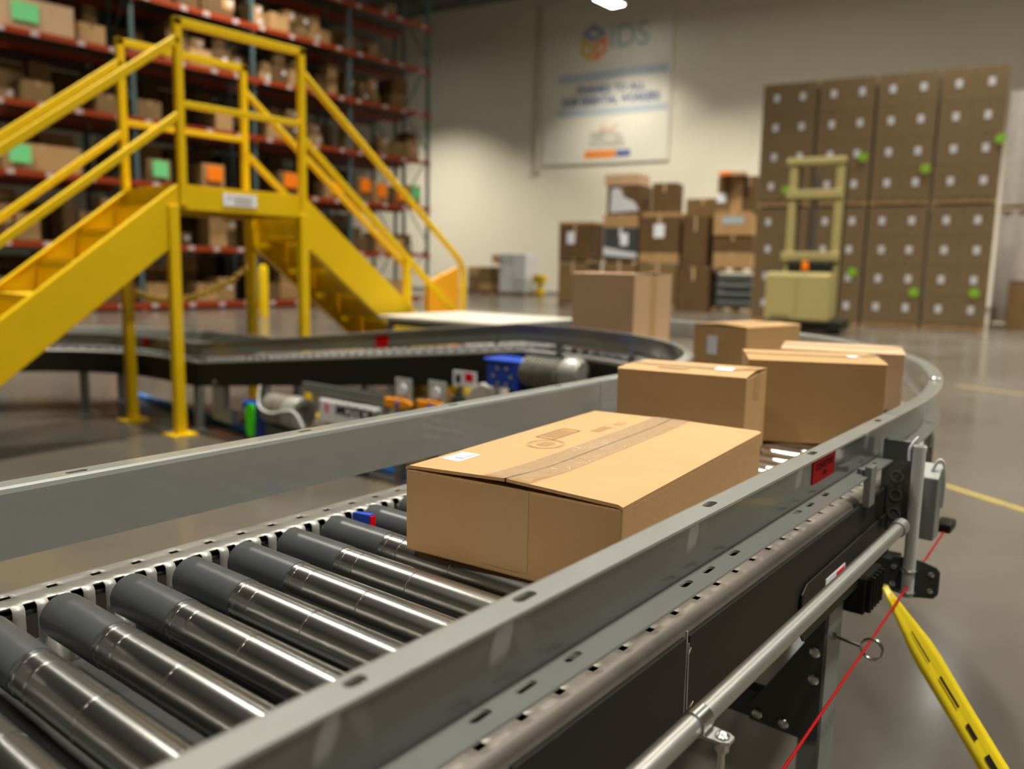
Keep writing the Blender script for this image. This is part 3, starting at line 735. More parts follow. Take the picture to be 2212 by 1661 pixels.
SL = .778; ZP = 1.63; VD = .345
for y, s in ((YN, -1), (YF, 1)):
    for (x0, sg) in ((xl, -1), (xr, 1)):
        xe = x0 + sg*(ZP/SL); xb = x0 + sg*((ZP - VD)/SL)
        poly = [(x0, ZP), (xe, 0), (xb, 0), (x0, ZP - VD)]
        g = G(); g.prism([(x, y, z) for x, z in poly], Y_*(.012*s))
        g.bar((x0, y - s*.018, ZP), (xe, y - s*.018, 0), .05, .01); g.bar((x0, y - s*.018, ZP - VD), (xb, y - s*.018, 0), .05, .01)
        g.build('stringer', MT['yellow'], ST)
for (x0, sg) in ((xl, -1), (xr, 1)):
    for k in range(1, 8):
        z = ZP - k*.204 - .10; x = x0 + sg*(k*.204/SL - .08)
        g = G(); g.box((x + sg*.02, (YN + YF)/2, z), (.26, YF - YN - .03, .03)); g.box((x - sg*.10, (YN + YF)/2, z + .095), (.008, YF - YN - .03, .17)); g.build('tread', MT['yellow'], ST)
for y, xa, xb, zt, zm, yo in ((YN, 2.748, 3.674, 2.662, 2.140, 0), (YF, 2.715, 3.655, 2.642, 2.085, 0)):
    yb('rail_post', (xa, y, 1.5), (xa, y, zt)); yb('rail_post', (xb, y, 1.5), (xb, y, zt))
    yb('top_rail', (xa - .025, y, zt - .025), (xb + .025, y, zt - .025)); yb('mid_rail', (xa, y, zm), (xb, y, zm), .045, .04)
    z1, z2 = (2.535, 2.075) if y == YN else (2.485, 2.02)
    X0 = .72
    yb('stair_rail', (xa, y, z1), (X0, y, z1 - (xa - X0)*.772)); yb('stair_rail', (xa, y, z2), (X0, y, z2 - (xa - X0)*.785), .045, .045)
    yb('rail_post', (X0 + .02, y, 0), (X0 + .02, y, z1 - (xa - X0)*.772))
    # right flight: bent tube ending at the floor
    ze = z1 - .03 - (5.33 - xb)*.785
    g = G(); g.tube(smooth_pts([V((xb, y, z1 - .03)), V((5.15, y, z1 - .03 - (5.15 - xb)*.785)), V((5.31, y, ze + .01)), V((5.372, y, ze - .09)), V((5.38, y, ze - .25)), V((5.38, y, 0))], 5), .027, 10); g.build('stair_rail', MT['yellow'], ST, smooth=True)
    yb('stair_rail', (xb, y, z2 - .03), (5.36, y, z2 - .03 - (5.36 - xb)*.815), .045, .045)
    yb('rail_post', (4.694, y, .80), (4.694, y, z2 - .03 - (4.694 - xb)*.815), .05, .05)
g = G(); g.prism([(3.03, YN - .008, 1.522), (3.285, YN - .008, 1.522), (3.285, YN - .008, 1.605), (3.03, YN - .008, 1.605)], (0, -.003, 0)); sg = g.build('sign', MT['paper'], ST); sg['label'] = 'small white sign plate'
g = G(); g.prism([(3.06, YN - .012, 1.572), (3.09, YN - .012, 1.572), (3.075, YN - .012, 1.596)], (0, -.001, 0))
for k in range(3): g.box((3.18, YN - .0125, 1.585 - k*.02), (.14, .001, .006))
g.build('sign_print', MT['tag'], sg)
# amber panel at the foot of the right flight
g = G(); pts = [(5.76, .02), (5.76, .98)] + [(5.76 + .40*math.sin(a), .98 + .15*math.sin(a)) for a in (.3, .6, .9, 1.2, 1.5)] + [(6.20, 1.13), (6.20, .02)]
g.prism([(x, 5.98, z) for x, z in pts], (0, .03, 0)); g.box((5.78, 6.01, .5), (.04, .05, 1.0)); setp(g.build('rounded_panel', MT['yellow2']), 'amber panel with rounded top at the foot of the yellow stairs', 'panel')
# chain between the rear legs
g = G(); ch = smooth_pts([V((2.725, YF - .04, .925)), V((2.84, YF - .04, .88)), V((2.957, YF - .04, .861)), V((3.13, YF - .04, .873)), V((3.311, YF - .04, .926)), V((3.48, YF - .04, 1.005)), V((3.646, YF - .04, 1.119))], 6)
for i in range(len(ch) - 1):
    a, b = ch[i], ch[i + 1]; d = (b - a); m = (a + b)/2; L = d.length*.62; d.normalize(); n1 = d.cross(Y_).normalized() if i % 2 else Y_.copy()
    ring_ = [m + d*(L*math.cos(q)) + n1*(.020*math.sin(q)) for q in [2*math.pi*j/10 for j in range(10)]]
    g.tube(ring_, .009, 6, closed=True)
setp(g.build('safety_chain', MT['yellow'], None, smooth=True), 'yellow plastic chain sagging between the rear stair legs', 'chain')

# ================================================================== pallet racks along the left
LV = [.12, 1.44, 2.84, 4.20, 5.58, 6.83, 8.08]           # beam centre heights
UX = [2.92, 5.90, 8.87, 11.86, 14.85, 17.80]
def post_mesh():
    g = G(); h = 9.0
    g.box((0, .01, h/2), (.09, .006, h)); g.box((-.042, .045, h/2), (.006, .07, h)); g.box((.042, .045, h/2), (.006, .07, h)); g.box((0, .04, .006), (.16, .14, .012)); return g.mesh('upright_post', MT['upright'])
post_me = post_mesh()
def beam_mesh(mat):
    g = G(); L = 2.98 - .1; g.box((L/2, 0, 0), (L, .045, .115)); g.box((L/2, .03, -.02), (L, .03, .07)); g.box((-.02, -.012, -.02), (.05, .02, .19)); g.box((L + .02, -.012, -.02), (.05, .02, .19)); return g.mesh('beam', mat)
beam_me = beam_mesh(MT['beam']); beam2_me = beam_mesh(MT['beam2'])
tag_me = G().box((0, 0, 0), (.15, .006, .10)).mesh('beam_tag', MT['tag'])
deck_me = None
g = G(); L = 2.86
for k in range(7): g.box((L/2, .06 + k*.16, 0), (L, .012, .012))
for k in range(20): g.box((.07 + k*.143, .535, .010), (.012, 1.0, .010))
g.box((L/2, .535, .004), (L, 1.02, .006)); deck_me = g.mesh('wire_deck', MT['deck'])
def rack(label, Y0, first, tags):
    t = thing('pallet_rack', label, 'rack', (UX[first], Y0, 0))
    for i in range(first, 6):
        for y in (Y0, Y0 + 1.07):
            obj('upright_post', post_me, t, V((UX[i], y, 0)) - t.location)
        for k in range(6):
            z = .5 + k*1.35; a, b = ((Y0 + .05, Y0 + 1.07) if k % 2 else (Y0 + 1.07, Y0 + .05))
            g = G(); g.bar((UX[i], a, z), (UX[i], b, z + 1.2), .03, .03); g.build('brace', MT['upright'], t)
    for i in range(first, 5):
        for li, z in enumerate(LV):
            bo = obj('beam', beam_me, t, V((UX[i] + .05, Y0 - .03, z)) - t.location)
            obj('beam', beam2_me, t, V((UX[i] + .05, Y0 + 1.10, z)) - t.location)
            obj('wire_deck', deck_me, t, V((UX[i] + .06, Y0 + .0, z + .06)) - t.location)
            if tags:
                for k in range(4):
                    obj('beam_tag', tag_me, bo, (.30 + k*.74 + random.uniform(-.12, .12), -.026, random.uniform(-.01, .01)))
    return t
rack('tall pallet rack with red beams and teal posts behind the yellow stairs', 18.5, 1, True)
rack('second pallet rack standing back to back behind the front rack', 19.95, 1, False)

# cartons stored on the racks: a handful of carton meshes with tape, copied
def far_carton_mesh(sx, sy, sz, mat, tape='card5', label=None):
    g = G(); g.box((0, 0, sz/2), (sx, sy, sz)); g.box((0, 0, sz + .001), (.06, sy + .004, .004), mi=1); g.box((0, -sy/2 - .001, sz - .05), (.06, .004, .10), mi=1)
    g.box((0, 0, sz*.995), (sx + .006, sy + .006, .006))
    mats = [MT[mat], MT[tape]]
    if label: g.box((label[0], -sy/2 - .003, label[1]), (label[2], .004, label[3]), mi=2); mats.append(MT['paper2'])
    return g.mesh('carton', mats)
FC = []
for (sx, sy, sz) in ((.38, .5, .30), (.55, .7, .42), (.30, .45, .24), (.75, .8, .50), (.45, .6, .55), (.28, .4, .40)):
    for m, tp in (('card2', 'card5'), ('card3', 'card2'), ('card4', 'card3'), ('card2', 'card3')):
        FC.append((sx, sz, m, far_carton_mesh(sx, sy, sz, m, tp, (sx*.2, sz*.55, .11, .09) if random.random() < .5 else None)))
LN = ['floor', 'second', 'third', 'fourth', 'fifth', 'sixth', 'top']
BN = {1: 'leftmost rack bay', 2: 'rack bay behind stair platform', 3: 'rack bay right of platform', 4: 'end rack bay'}
ORD = ['first', 'second', 'third', 'fourth', 'fifth', 'sixth', 'seventh', 'eighth', 'ninth', 'tenth', 'eleventh', 'twelfth']
fill = {0: .85, 1: .9, 2: .35, 3: .62, 4: .7, 5: .6, 6: .5}
card_spots = [(6.50, 3.22, 'green'), (9.40, 3.20, 'green'), (10.74, 3.23, 'orange'), (12.87, 3.26, 'orange'), (14.38, 3.17, 'orange'), (15.36, 3.35, 'orange'), (15.97, 3.26, 'orange'), (16.75, 3.21, 'orange'), (17.29, 3.29, 'green')]
cardw = [.40, .36, .40, .40, .36, .34, .34, .40, .34]
rr = random.Random(21)
def put(me, name, x, y, z, rz, label, cat, group, parent=None):
    o = obj(name, me, parent, (x, y, z), rz); setp(o, label, cat, group); return o
for b in range(1, 5):
    for li, z in enumerate(LV):
        x = UX[b] + .12; zf = z + .078
        if li == 2: continue
        grp = 'front rack cartons, %s shelf' % LN[li]; cnt = 0
        if li == 4 and b == 1: x = 7.85
        while x < UX[b + 1] - .35:
            if rr.random() > fill[li]:
                x += rr.uniform(.2, .5); continue
            big = li == 0
            c = rr.choice([q for q in FC if (q[0] > .42 if big else (q[0] < .6))])
            if x + c[0] > UX[b + 1] - .08: break
            if b == 4 and x > 16.6 and rr.random() < .5: x += .4; continue
            yy = 18.56 + rr.uniform(.28, .40); lab = '%s carton from left on %s shelf, %s' % (ORD[min(cnt, 11)], LN[li], BN[b]); cnt += 1
            put(c[3], 'carton', x + c[0]/2, yy + .1, zf, rr.uniform(-.06, .06), lab, 'box', grp)
            if rr.random() < (.75 if li in (1, 4) else .35):
                c2 = rr.choice([q for q in FC if q[0] <= c[0] + .02 and q[1] < .45])
                put(c2[3], 'carton', x + c[0]/2 + rr.uniform(-.03, .03), yy + .1, zf + c[1] + .004, rr.uniform(-.1, .1), 'carton stacked on the ' + lab.replace(' from left', ''), 'box', grp)
            x += c[0] + rr.uniform(.02, .09)
# third shelf: one carton behind each coloured card
ordn = {'green': 0, 'orange': 0}
desc = ['green card on a carton of the third shelf, leftmost', 'green card on a third-shelf carton behind the stair platform', 'orange card on a third-shelf carton seen between the stair posts', 'orange card on a third-shelf carton behind the near right stair post', 'orange card on a third-shelf carton partly behind the stair rail', 'orange card, first of three in the end bay of the rack', 'orange card, middle of three in the end bay of the rack', 'orange card, last of three beside the green one in the end bay', 'green card at the right end of the rack by the back wall']
zf = LV[2] + .078
lastx = 0
for i, ((x, z, c), wq) in enumerate(zip(card_spots, cardw)):
    g = G(); w_ = .56 if i != 0 else 1.5; xo = x if i != 0 else x + .45; h_ = z + .22 - zf
    if xo - w_/2 < lastx + .01: w_ = 2*(xo - lastx - .01)
    w_ = min(w_, .56 if i else 1.5)
    g.box((0, 0, h_/2), (w_, .6, h_)); g.box((0, 0, h_ + .001), (.06, .604, .004), mi=1); g.box((0, -.301, h_ - .06), (.06, .004, .12), mi=1)
    me = g.mesh('carton', [MT['card3' if i % 2 else 'card2'], MT['card5']])
    put(me, 'carton', xo, 18.87, zf, 0, 'carton behind the ' + desc[i].replace(' on a carton of the third shelf', '').replace(' on a third-shelf carton', ''), 'box', 'cartons with coloured cards')
    g = G(); g.box((x, 18.5, z), (wq, .01, .36)); setp(g.build('colour_card', MT[c]), desc[i], 'card', 'coloured cards on the rack')
    lastx = xo + w_/2
g = G(); g.box((6.77, 18.55, 5.98), (.5, .01, .36)); setp(g.build('colour_card', MT['green']), 'green card high on the rack in the top left corner', 'card', 'coloured cards on the rack')
g = G(); g.box((6.95, 18.95, 5.665 + .3), (1.5, .75, .6)); g.box((6.95, 18.95, 6.27), (.06, .76, .008)); setp(g.build('carton', MT['card5']), 'pale carton behind the green card in the top left corner', 'box')
# goods on the rear rack, glimpsed between the front cartons
g = G(); CI = {'card2': 0, 'card3': 1, 'card4': 2}
for b in range(1, 5):
    for li, z in enumerate(LV):
        x = UX[b] + .1; lim = UX[b + 1] - .1 if b < 4 else 16.3
        while x < lim - .5:
            c = rr.choice([q for q in FC if q[0] > .42 and q[2] in CI])
            if x + c[0] > lim: break
            for k in range(2 if li < 6 else 1):
                zz = z + .078 + k*(c[1] + .006); g.box((x + c[0]/2, 20.5, zz + c[1]/2), (c[0], .7, c[1]), mi=CI[c[2]]); g.box((x + c[0]/2, 20.5, zz + c[1] + .001), (.06, .704, .004), mi=0)
            x += c[0] + rr.uniform(.02, .12)
setp(g.build('rear_rack_cartons', [MT['card2'], MT['card3'], MT['card4']]), 'dim cartons on the rear rack seen between the front ones', 'boxes', None, 'stuff')
# bollard and yellow guards
g = G(); g.lathe([(0, .0001), (0, .10), (1.0, .10), (1.08, .07), (1.1, .0001)], (10.03, 15.48, 0), UP, 18); setp(g.build('bollard', MT['yellow'], None, smooth=True), 'yellow bollard post on the floor in front of the rack', 'bollard')
g = G(); g.lathe([(0, .0001), (0, .09), (.9, .09), (.95, .0001)], (17.85, 18.0, 0), UP, 14); setp(g.build('post_guard', MT['yellow'], None, smooth=True), 'yellow post guard at the corner of the rack end', 'bollard')
t = thing('hydrant_post', 'short yellow post with a boxy head beside the white pallet', 'post', WP(29.4, 15.4, 0))
g = G(); g.box(WP(29.4, 15.4, .68), (.5, .3, .34), RZW); g.build('head', MT['yellow'], t, bevel=.03)
g = G(); g.lathe([(0, .16), (.1, .2), (.22, .2), (.4, .09), (.52, .09), (.55, .0001)], WP(29.4, 15.38, 0), UP, 14); g.build('stem', MT['yellow'], t, smooth=True)

# ================================================================== pallets
def pallet_parts(t, c, sx, sy, rz, h=.13):
    """c world centre of the base; boards as parts"""
    R = Matrix.Rotation(rz, 3, 'Z')
    for k in range(5):
        g = G(); g.box(c + R @ V((0, -sy/2 + .05 + k*(sy - .1)/4, h - .01)), (sx, .095, .02), rz); g.build('deck_board', MT['wood'], t)
    for k in range(3):
        g = G(); g.box(c + R @ V((-sx/2 + .03 + k*(sx - .06)/2, 0, h/2)), (.06, sy, h - .04), rz); g.build('stringer_board', MT['wood'], t)
    for k in (0, 4):
        g = G(); g.box(c + R @ V((0, -sy/2 + .05 + k*(sy - .1)/4, .01)), (sx, .095, .02), rz); g.build('base_board', MT['wood'], t)
def pallet(label, c, sx, sy, rz, group=None):
    t = thing('pallet', label, 'pallet', c, group); pallet_parts(t, c, sx, sy, rz); return t

# ================================================================== big wrapped carton stack on the right
NS0 = 19.407
cols = [(3.45, 4.60), (2.27, 3.40), (1.08, 2.22), (-.145, 1.03)]
cn = ['leftmost', 'second from left', 'third from left', 'rightmost']
labr = random.Random(3)
lime = [(0, 1, 3.98, 2.98), (1, 1, 2.42, 3.62), (2, 1, 1.20, 3.33), (3, 1, -.10, 3.86), (1, 0, 2.46, 1.18), (2, 0, 1.22, .78), (3, 0, .10, .80)]
for ci, (d0, d1) in enumerate(cols):
    for lv in (0, 1):
        zb = 0 if lv == 0 else 2.60; zt = 2.57 if lv == 0 else 5.29; wtot = d1 - d0
        nm = '%s column, %s tier of tall stack' % (cn[ci], 'upper' if lv else 'lower')
        pallet('wooden pallet under the ' + nm, WP(NS0 + .52, (d0 + d1)/2, zb), 1.0, wtot, RZW + math.pi/2, 'pallets in the tall stack')
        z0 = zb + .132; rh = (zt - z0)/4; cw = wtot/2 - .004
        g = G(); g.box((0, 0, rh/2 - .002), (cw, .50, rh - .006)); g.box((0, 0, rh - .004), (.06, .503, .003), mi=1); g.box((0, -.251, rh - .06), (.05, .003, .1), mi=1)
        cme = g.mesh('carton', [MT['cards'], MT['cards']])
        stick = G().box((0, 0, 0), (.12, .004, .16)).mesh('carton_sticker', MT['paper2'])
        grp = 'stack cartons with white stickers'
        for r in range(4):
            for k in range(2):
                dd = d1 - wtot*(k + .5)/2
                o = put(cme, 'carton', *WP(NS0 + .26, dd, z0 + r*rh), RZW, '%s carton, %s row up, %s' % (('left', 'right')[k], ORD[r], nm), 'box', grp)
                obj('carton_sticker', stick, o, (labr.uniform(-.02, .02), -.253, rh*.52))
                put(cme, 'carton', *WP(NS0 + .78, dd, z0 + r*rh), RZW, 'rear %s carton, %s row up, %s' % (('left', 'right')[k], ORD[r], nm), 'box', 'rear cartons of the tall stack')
        g = G(); e = .012; n0, n1 = NS0 - .012, NS0 + 1.05; q = [(n0, d1 + e), (n0, d0 - e), (n1, d0 - e), (n1, d1 + e)]; ps = []
        for (nn_, dd) in q: ps += [WP(nn_, dd, z0 - .03), WP(nn_, dd, zt + .01)]
        g.add(ps, [(2*i, (2*i + 2) % 8, (2*i + 3) % 8, 2*i + 1) for i in range(4)])
        setp(g.build('stretch_wrap', MT['wrap']), 'clear stretch film around the ' + nm, 'wrap', 'stretch wrap of the tall stack')
t = thing('wrapped_load', 'tall whitish film-wrapped load behind the right end of the stack', 'load', WP(22.4, -.84, 0))
for r in range(2):
    g = G(); pts = []
    for k in range(9): pts.append(WP(21.95 + .05*(k % 2), -.24 - k*.15, 0))
    pts += [WP(22.9, -1.44, 0), WP(22.9, -.24, 0)]
    pts = [p + UP*(.14 + r*2.62) for p in pts]; g.prism(pts, UP*2.48); g.build('film_bundle', MT['paleload'], t)
    pallet_parts(t, WP(22.42, -.84, r*2.62), 1.2, .95, RZW)
for i, (ci, lv, d, z) in enumerate(lime):
    g = G(); g.lathe([(0, .10), (.004, .10), (.005, .0001)], WP(NS0 - .018, d, z), -wn, 14)
    setp(g.build('lime_sticker', MT['lime']), 'round lime sticker on the %s column, %s tier of the stack' % (cn[ci], 'upper' if lv else 'lower'), 'sticker', 'lime stickers')
g = G(); g.box(WP(21.3, -1.0, .52), (.9, .8, 1.04), RZW); g.box(WP(21.3, -1.0, 1.05), (.92, .82, .02), RZW); g.box(WP(20.89, -1.0, .6), (.3, .01, .3), RZW); setp(g.build('carton', MT['card3']), 'reddish brown crate at the right edge beside the tall stack', 'box')

# ================================================================== reach truck in front of the stack
T = thing('reach_truck', 'cream reach truck with tall mast parked before the stack', 'forklift', WP(16.6, 2.85, 0))
def tb(name, d0, d1, z0, z1, n0, n1, mat='cream', bevel=.02):
    g = G(); g.box(WP((n0 + n1)/2, (d0 + d1)/2, (z0 + z1)/2), (d1 - d0, n1 - n0, z1 - z0), RZW); return g.build(name, MT[mat], T, bevel=bevel)
bd = tb('body', 2.42, 3.60, .22, 1.15, 16.2, 16.9, bevel=.06)
for k in range(2):
    g = G(); g.box(WP(16.19, 2.72 + k*.58, .68), (.55, .012, .82), RZW); g.build('panel', MT['cream'], bd, bevel=.02)
g = G()
for k in range(6): g.box(WP(16.18, 3.15 + k*.06, .30), (.02, .01, .10), RZW)
g.build('vent', MT['black'], bd)
tb('chassis', 2.20, 3.25, .06, .26, 16.25, 17.4, 'black'); 
for d, n in ((2.4, 16.4), (3.1, 16.4), (2.4, 17.2), (3.1, 17.2)):
    g = G(); g.cyl(WP(n, d - .06, .12), WP(n, d + .06, .12), .12, n=16); g.build('wheel', MT['black2'], T, smooth=True)
for d in (2.44, 3.28):
    tb('mast_upright', d - .075, d + .075, .3, 3.25, 16.62, 16.75); tb('mast_inner', d - .10, d - .07 if d < 3 else d + .1, .3, 3.2, 16.76, 16.86, 'black', .005)
tb('mast_crossbar', 2.36, 3.42, 3.17, 3.30, 16.58, 16.74); tb('mast_crossbar', 2.38, 3.40, 2.54, 2.71, 16.58, 16.74); tb('mast_crossbar', 2.36, 3.42, 1.37, 1.54, 16.56, 16.74)
tb('dash', 2.45, 3.25, 1.15, 1.35, 16.4, 16.6, 'black'); tb('indicator', 2.86, 2.98, 1.2, 1.36, 16.36, 16.40, 'orange', .01)
tb('hydraulic_ram', 2.83, 2.89, .4, 3.0, 16.66, 16.72, 'darkgrey', .005)
for d in (2.6, 3.1):
    g = G(); g.box(WP(17.6, d, .12), (.12, 1.0, .05), RZW); g.build('fork', MT['darkgrey'], T)

# ================================================================== mixed pallets by the back wall
def wbox(name, label, d0, d1, z0, z1, n0, depth, mat, group=None, cat='box', tape='card5', lab=None, rz=0):
    d0, d1 = min(d0, d1), max(d0, d1); sx = d1 - d0; sz = z1 - z0
    g = G(); g.box((0, 0, sz/2), (sx, depth, sz)); g.box((0, 0, sz + .002), (sx*.08, depth + .006, .006), mi=1); g.box((0, -depth/2 - .002, sz*.85), (sx*.08, .006, sz*.3), mi=1)
    mats = [MT[mat], MT[tape]]
    if lab: g.box((lab[0], -depth/2 - .004, lab[1]), (lab[2], .006, lab[3]), mi=2); mats.append(MT[lab[4] if len(lab) > 4 else 'paper'])
    o = obj(name, g.mesh(name, mats), None, WP(n0 + depth/2, (d0 + d1)/2, z0), RZW + rz); setp(o, label, cat, group); return o
N0 = 23.0
pallet('pallet under the leftmost mixed load', WP(N0 + .5, 10.9, 0), 1.05, 1.0, RZW)
wbox('carton', 'brown carton at the bottom of the leftmost mixed load', 10.42, 11.40, .135, 1.30, N0, 1.0, 'card3')
pallet('pallet between the two cartons of the leftmost mixed load', WP(N0 + .5, 10.9, 1.31), 1.05, 1.0, RZW)
wbox('carton', 'dark carton with white sheet on top of the leftmost mixed load', 10.36, 11.41, 1.445, 2.46, N0, 1.0, 'card4', lab=(-.12, .62, .26, .36))
wbox('cardboard_sheet', 'light cardboard sheet on the leftmost dark carton', 10.34, 11.43, 2.465, 2.54, N0 - .01, 1.02, 'card2', cat='sheet')
pallet('pallet under the second mixed load', WP(N0 + .5, 9.38, 0), 1.05, 1.0, RZW)
wbox('carton', 'brown carton at the base of the second mixed load', 8.86, 9.92, .135, 1.28, N0, 1.0, 'card3')
pallet('pallet halfway up the second mixed load', WP(N0 + .5, 9.38, 1.285), 1.05, 1.0, RZW)
wbox('wrapped_carton', 'black wrapped carton with white film in the second mixed load', 8.86, 9.92, 1.42, 2.36, N0, 1.0, 'darkgrey', lab=(.12, .6, .24, .36), tape='paper2')
g = G(); g.prism([WP(N0 - .02, 9.92, 1.55), WP(N0 - .02, 8.86, 1.48), WP(N0 - .02, 8.86, 1.62), WP(N0 - .02, 9.3, 1.68), WP(N0 - .02, 9.92, 1.80)], wn*.012); setp(g.build('film_band', MT['paper2']), 'white film band across the black wrapped carton', 'wrap')
wbox('carton', 'tan carton above the black wrapped one', 8.86, 9.94, 2.365, 2.74, N0, 1.0, 'card2')
wbox('wrapped_bundle', 'dark bundle under white film near the top of the second load', 8.80, 9.86, 2.745, 3.58, N0 + .02, .9, 'card4', tape='card3')
g = G(); g.prism([WP(N0, 9.75, 2.80), WP(N0, 8.85, 2.85), WP(N0, 9.0, 3.10), WP(N0, 9.35, 3.25), WP(N0, 9.45, 3.5), WP(N0, 9.72, 3.5)], wn*.015); setp(g.build('film_sheet', MT['paper2']), 'crumpled white film on the dark bundle', 'wrap')
wbox('carton', 'pale carton crowning the second mixed load', 8.88, 9.95, 3.585, 3.90, N0, .9, 'card5')
pallet('pallet under the third mixed load', WP(N0 + .5, 8.18, 0), 1.1, 1.0, RZW)
wbox('carton', 'brown carton at the base of the third mixed load', 7.62, 8.78, .135, 1.34, N0, 1.0, 'card3')
wbox('carton_tray', 'tan tray between cartons of the third mixed load', 7.60, 8.78, 1.36, 1.63, N0 - .01, 1.02, 'card2')
wbox('carton', 'dark brown carton with white sheet in the third mixed load', 7.60, 8.80, 1.64, 2.66, N0, 1.0, 'card4', lab=(.0, .62, .32, .38))
wbox('carton', 'flat tan carton on the third mixed load', 7.70, 8.75, 2.665, 2.78, N0, 1.0, 'card2')
wbox('carton', 'dark carton on top of the third mixed load', 7.80, 8.52, 2.785, 3.62, N0 + .1, .8, 'card4', rz=.1)
wbox('carton', 'dark carton at floor level right of the third load', 6.64, 7.55, .0, 1.24, N0 - .1, 1.0, 'card4')
wbox('carton', 'dark carton stacked right of the third load', 6.80, 7.52, 1.25, 2.66, N0 + .1, 1.0, 'card4')
wbox('carton', 'brown carton leaning behind the third load', 6.74, 7.72, 2.67, 3.22, N0 + .9, .8, 'card3')
pallet('pallet under the fourth mixed load', WP(N0 + .5, 6.02, 0), 1.05, 1.0, RZW)
t = thing('bag_bundle', 'black wrapped bags at the base of the fourth mixed load', 'bag', WP(N0 + .5, 6.0, .135))
for k in range(4):
    g = G(); g.box(WP(N0 + .5, 6.0, .135 + .11 + k*.235), (1.0, .95, .22), RZW); g.build('bag', MT['darkgrey'], t, bevel=.08)
pallet('pallet on the black wrapped bags', WP(N0 + .5, 6.0, 1.12), 1.05, 1.0, RZW)
wbox('carton', 'tan carton low in the fourth mixed load', 5.54, 6.58, 1.255, 1.66, N0, 1.0, 'card2')
wbox('carton', 'dark carton in the middle of the fourth mixed load', 5.52, 6.60, 1.665, 2.13, N0, 1.0, 'card4')
wbox('carton', 'tan carton with teal print in the fourth mixed load', 5.56, 6.60, 2.135, 2.77, N0 - .03, 1.0, 'card2', lab=(.0, .40, .6, .18, 'bteal'))
for k in range(3): wbox('carton', 'upright carton on top of the fourth mixed load, %s of three' % ('left', 'middle', 'right')[k], 6.24 - k*.36, 6.57 - k*.36, 2.775, 3.72, N0 + .05, .7, ('card3', 'card2', 'card4')[k])
g = G(); g.box(WP(N0 + .04, 6.15, 3.78), (.7, .5, .10), RZW); setp(g.build('carton', MT['card5'], None, bevel=.01), 'flat pale carton topping the fourth mixed load', 'box')
g = G(); g.box(WP(N0 - .23, 6.30, 3.79), (.3, .02, .09), RZW); setp(g.build('orange_sticker', MT['orange']), 'orange sticker on the flat carton topping the fourth load', 'sticker')
g = G(); g.box(WP(N0 + .036, 6.44, 3.15), (.25, .02, .25), RZW); setp(g.build('paper_sheet', MT['paper']), 'white sheet stuck to the left of the upright cartons', 'paper')
for nm, d0, d1, z1, mat, lab in (('white', 15.85, 17.05, 1.70, 'paper2', 'whitish film-wrapped pallet load standing by the back wall'), ('brown', 17.45, 18.60, 1.15, 'card3', 'low brown pallet load by the back wall left of the white one')):
    pallet('pallet under the %s load by the back wall' % nm, WP(29.5, (d0 + d1)/2, 0), d1 - d0, 1.0, RZW)
    t = thing('pallet_load', lab, 'load', WP(29.5, (d0 + d1)/2, .135)); w3 = (d1 - d0)/2; hh = (z1 - .14)/3
    for r in range(3):
        for k in range(2):
            g = G(); g.box(WP(29.5, d0 + w3*(k + .5), .135 + hh*(r + .5)), (w3 - .01, .98, hh - .01), RZW); g.build('wrapped_carton', MT[mat if (r + k) % 3 else ('ltgrey' if nm == 'white' else 'card2')], t, bevel=.02)
g = G(); g.box(WP(29.2, 17.23, 1.45), (.3, .5, .35), RZW); g.box(WP(29.2, 17.23, 1.63), (.31, .51, .02), RZW); setp(g.build('carton', MT['card5'], None), 'small orange-brown carton tucked beside the white load', 'box')

# ================================================================== table right of the decline
t = thing('work_table', 'white-topped table standing beyond the declining conveyor', 'table', CP(4.95, 4.22, 0))
g = G(); g.box(CP(4.95, 4.22, .74), (.98, 1.24, .03), CYW); g.build('table_top', MT['white'], t, bevel=.006)
g = G(); g.box(CP(4.95, 4.22, .70), (.88, 1.14, .05), CYW); g.build('apron', MT['grey'], t)
for du in (-.42, .42):
    for dv in (-.55, .55): g = G(); g.box(CP(4.95 + du, 4.22 + dv, .34), (.04, .04, .68), CYW); g.build('leg', MT['grey'], t)

# ================================================================== drives under the decline
def cb(g, u, v, z, su, sv, sz, mi=0): return g.box(CP(u, v, z), (su, sv, sz), CYW, mi=mi)
t = thing('drive_motor', 'round grey drive motor with pale end cap under the declining conveyor', 'motor', CP(2.95, 4.0, .17))
g = G(); g.lathe([(0, .0001), (0, .075), (.02, .095), (.22, .095), (.24, .075), (.24, .0001)], CP(2.95, 4.15, .28), -cv, 20); g.build('casing', MT['motor'], t, smooth=True)
g = G(); g.lathe([(0, .098), (.06, .100), (.10, .09), (.10, .06), (.06, .05), (.06, .0001)], CP(2.95, 3.93, .28), -cv, 20); g.build('end_cap', MT['capgrey'], t, smooth=True)
g = G(); cb(g, 2.96, 4.03, .10, .14, .2, .17); g.build('motor_foot', MT['darkgrey'], t)
g = G(); g.tube(smooth_pts([CP(2.90, 4.18, .42), CP(2.86, 4.14, .31), CP(2.84, 4.0, .28), CP(2.86, 3.82, .31), CP(2.86, 3.72, .22), CP(2.9, 3.7, .06)]), .007, 8); g.build('cable', MT['ltgrey'], t, smooth=True)
t = thing('valve_stand', 'blue stand with bright green tag beside the drive motor', 'stand', CP(2.97, 4.3, 0))
g = G(); cb(g, 2.98, 4.31, .15, .06, .12, .26); cb(g, 2.98, 4.33, .27, .10, .18, .05); cb(g, 2.98, 4.31, .012, .14, .2, .024); g.build('bracket', MT['blue'], t, bevel=.006)
g = G(); pts = []
for i in range(20):
    a = 2*math.pi*i/20; s = .065*(1 if math.sin(a) > 0 else -1); pts.append(CP(2.905, 4.30 + .042*math.cos(a), .19 + s + .040*math.sin(a)))
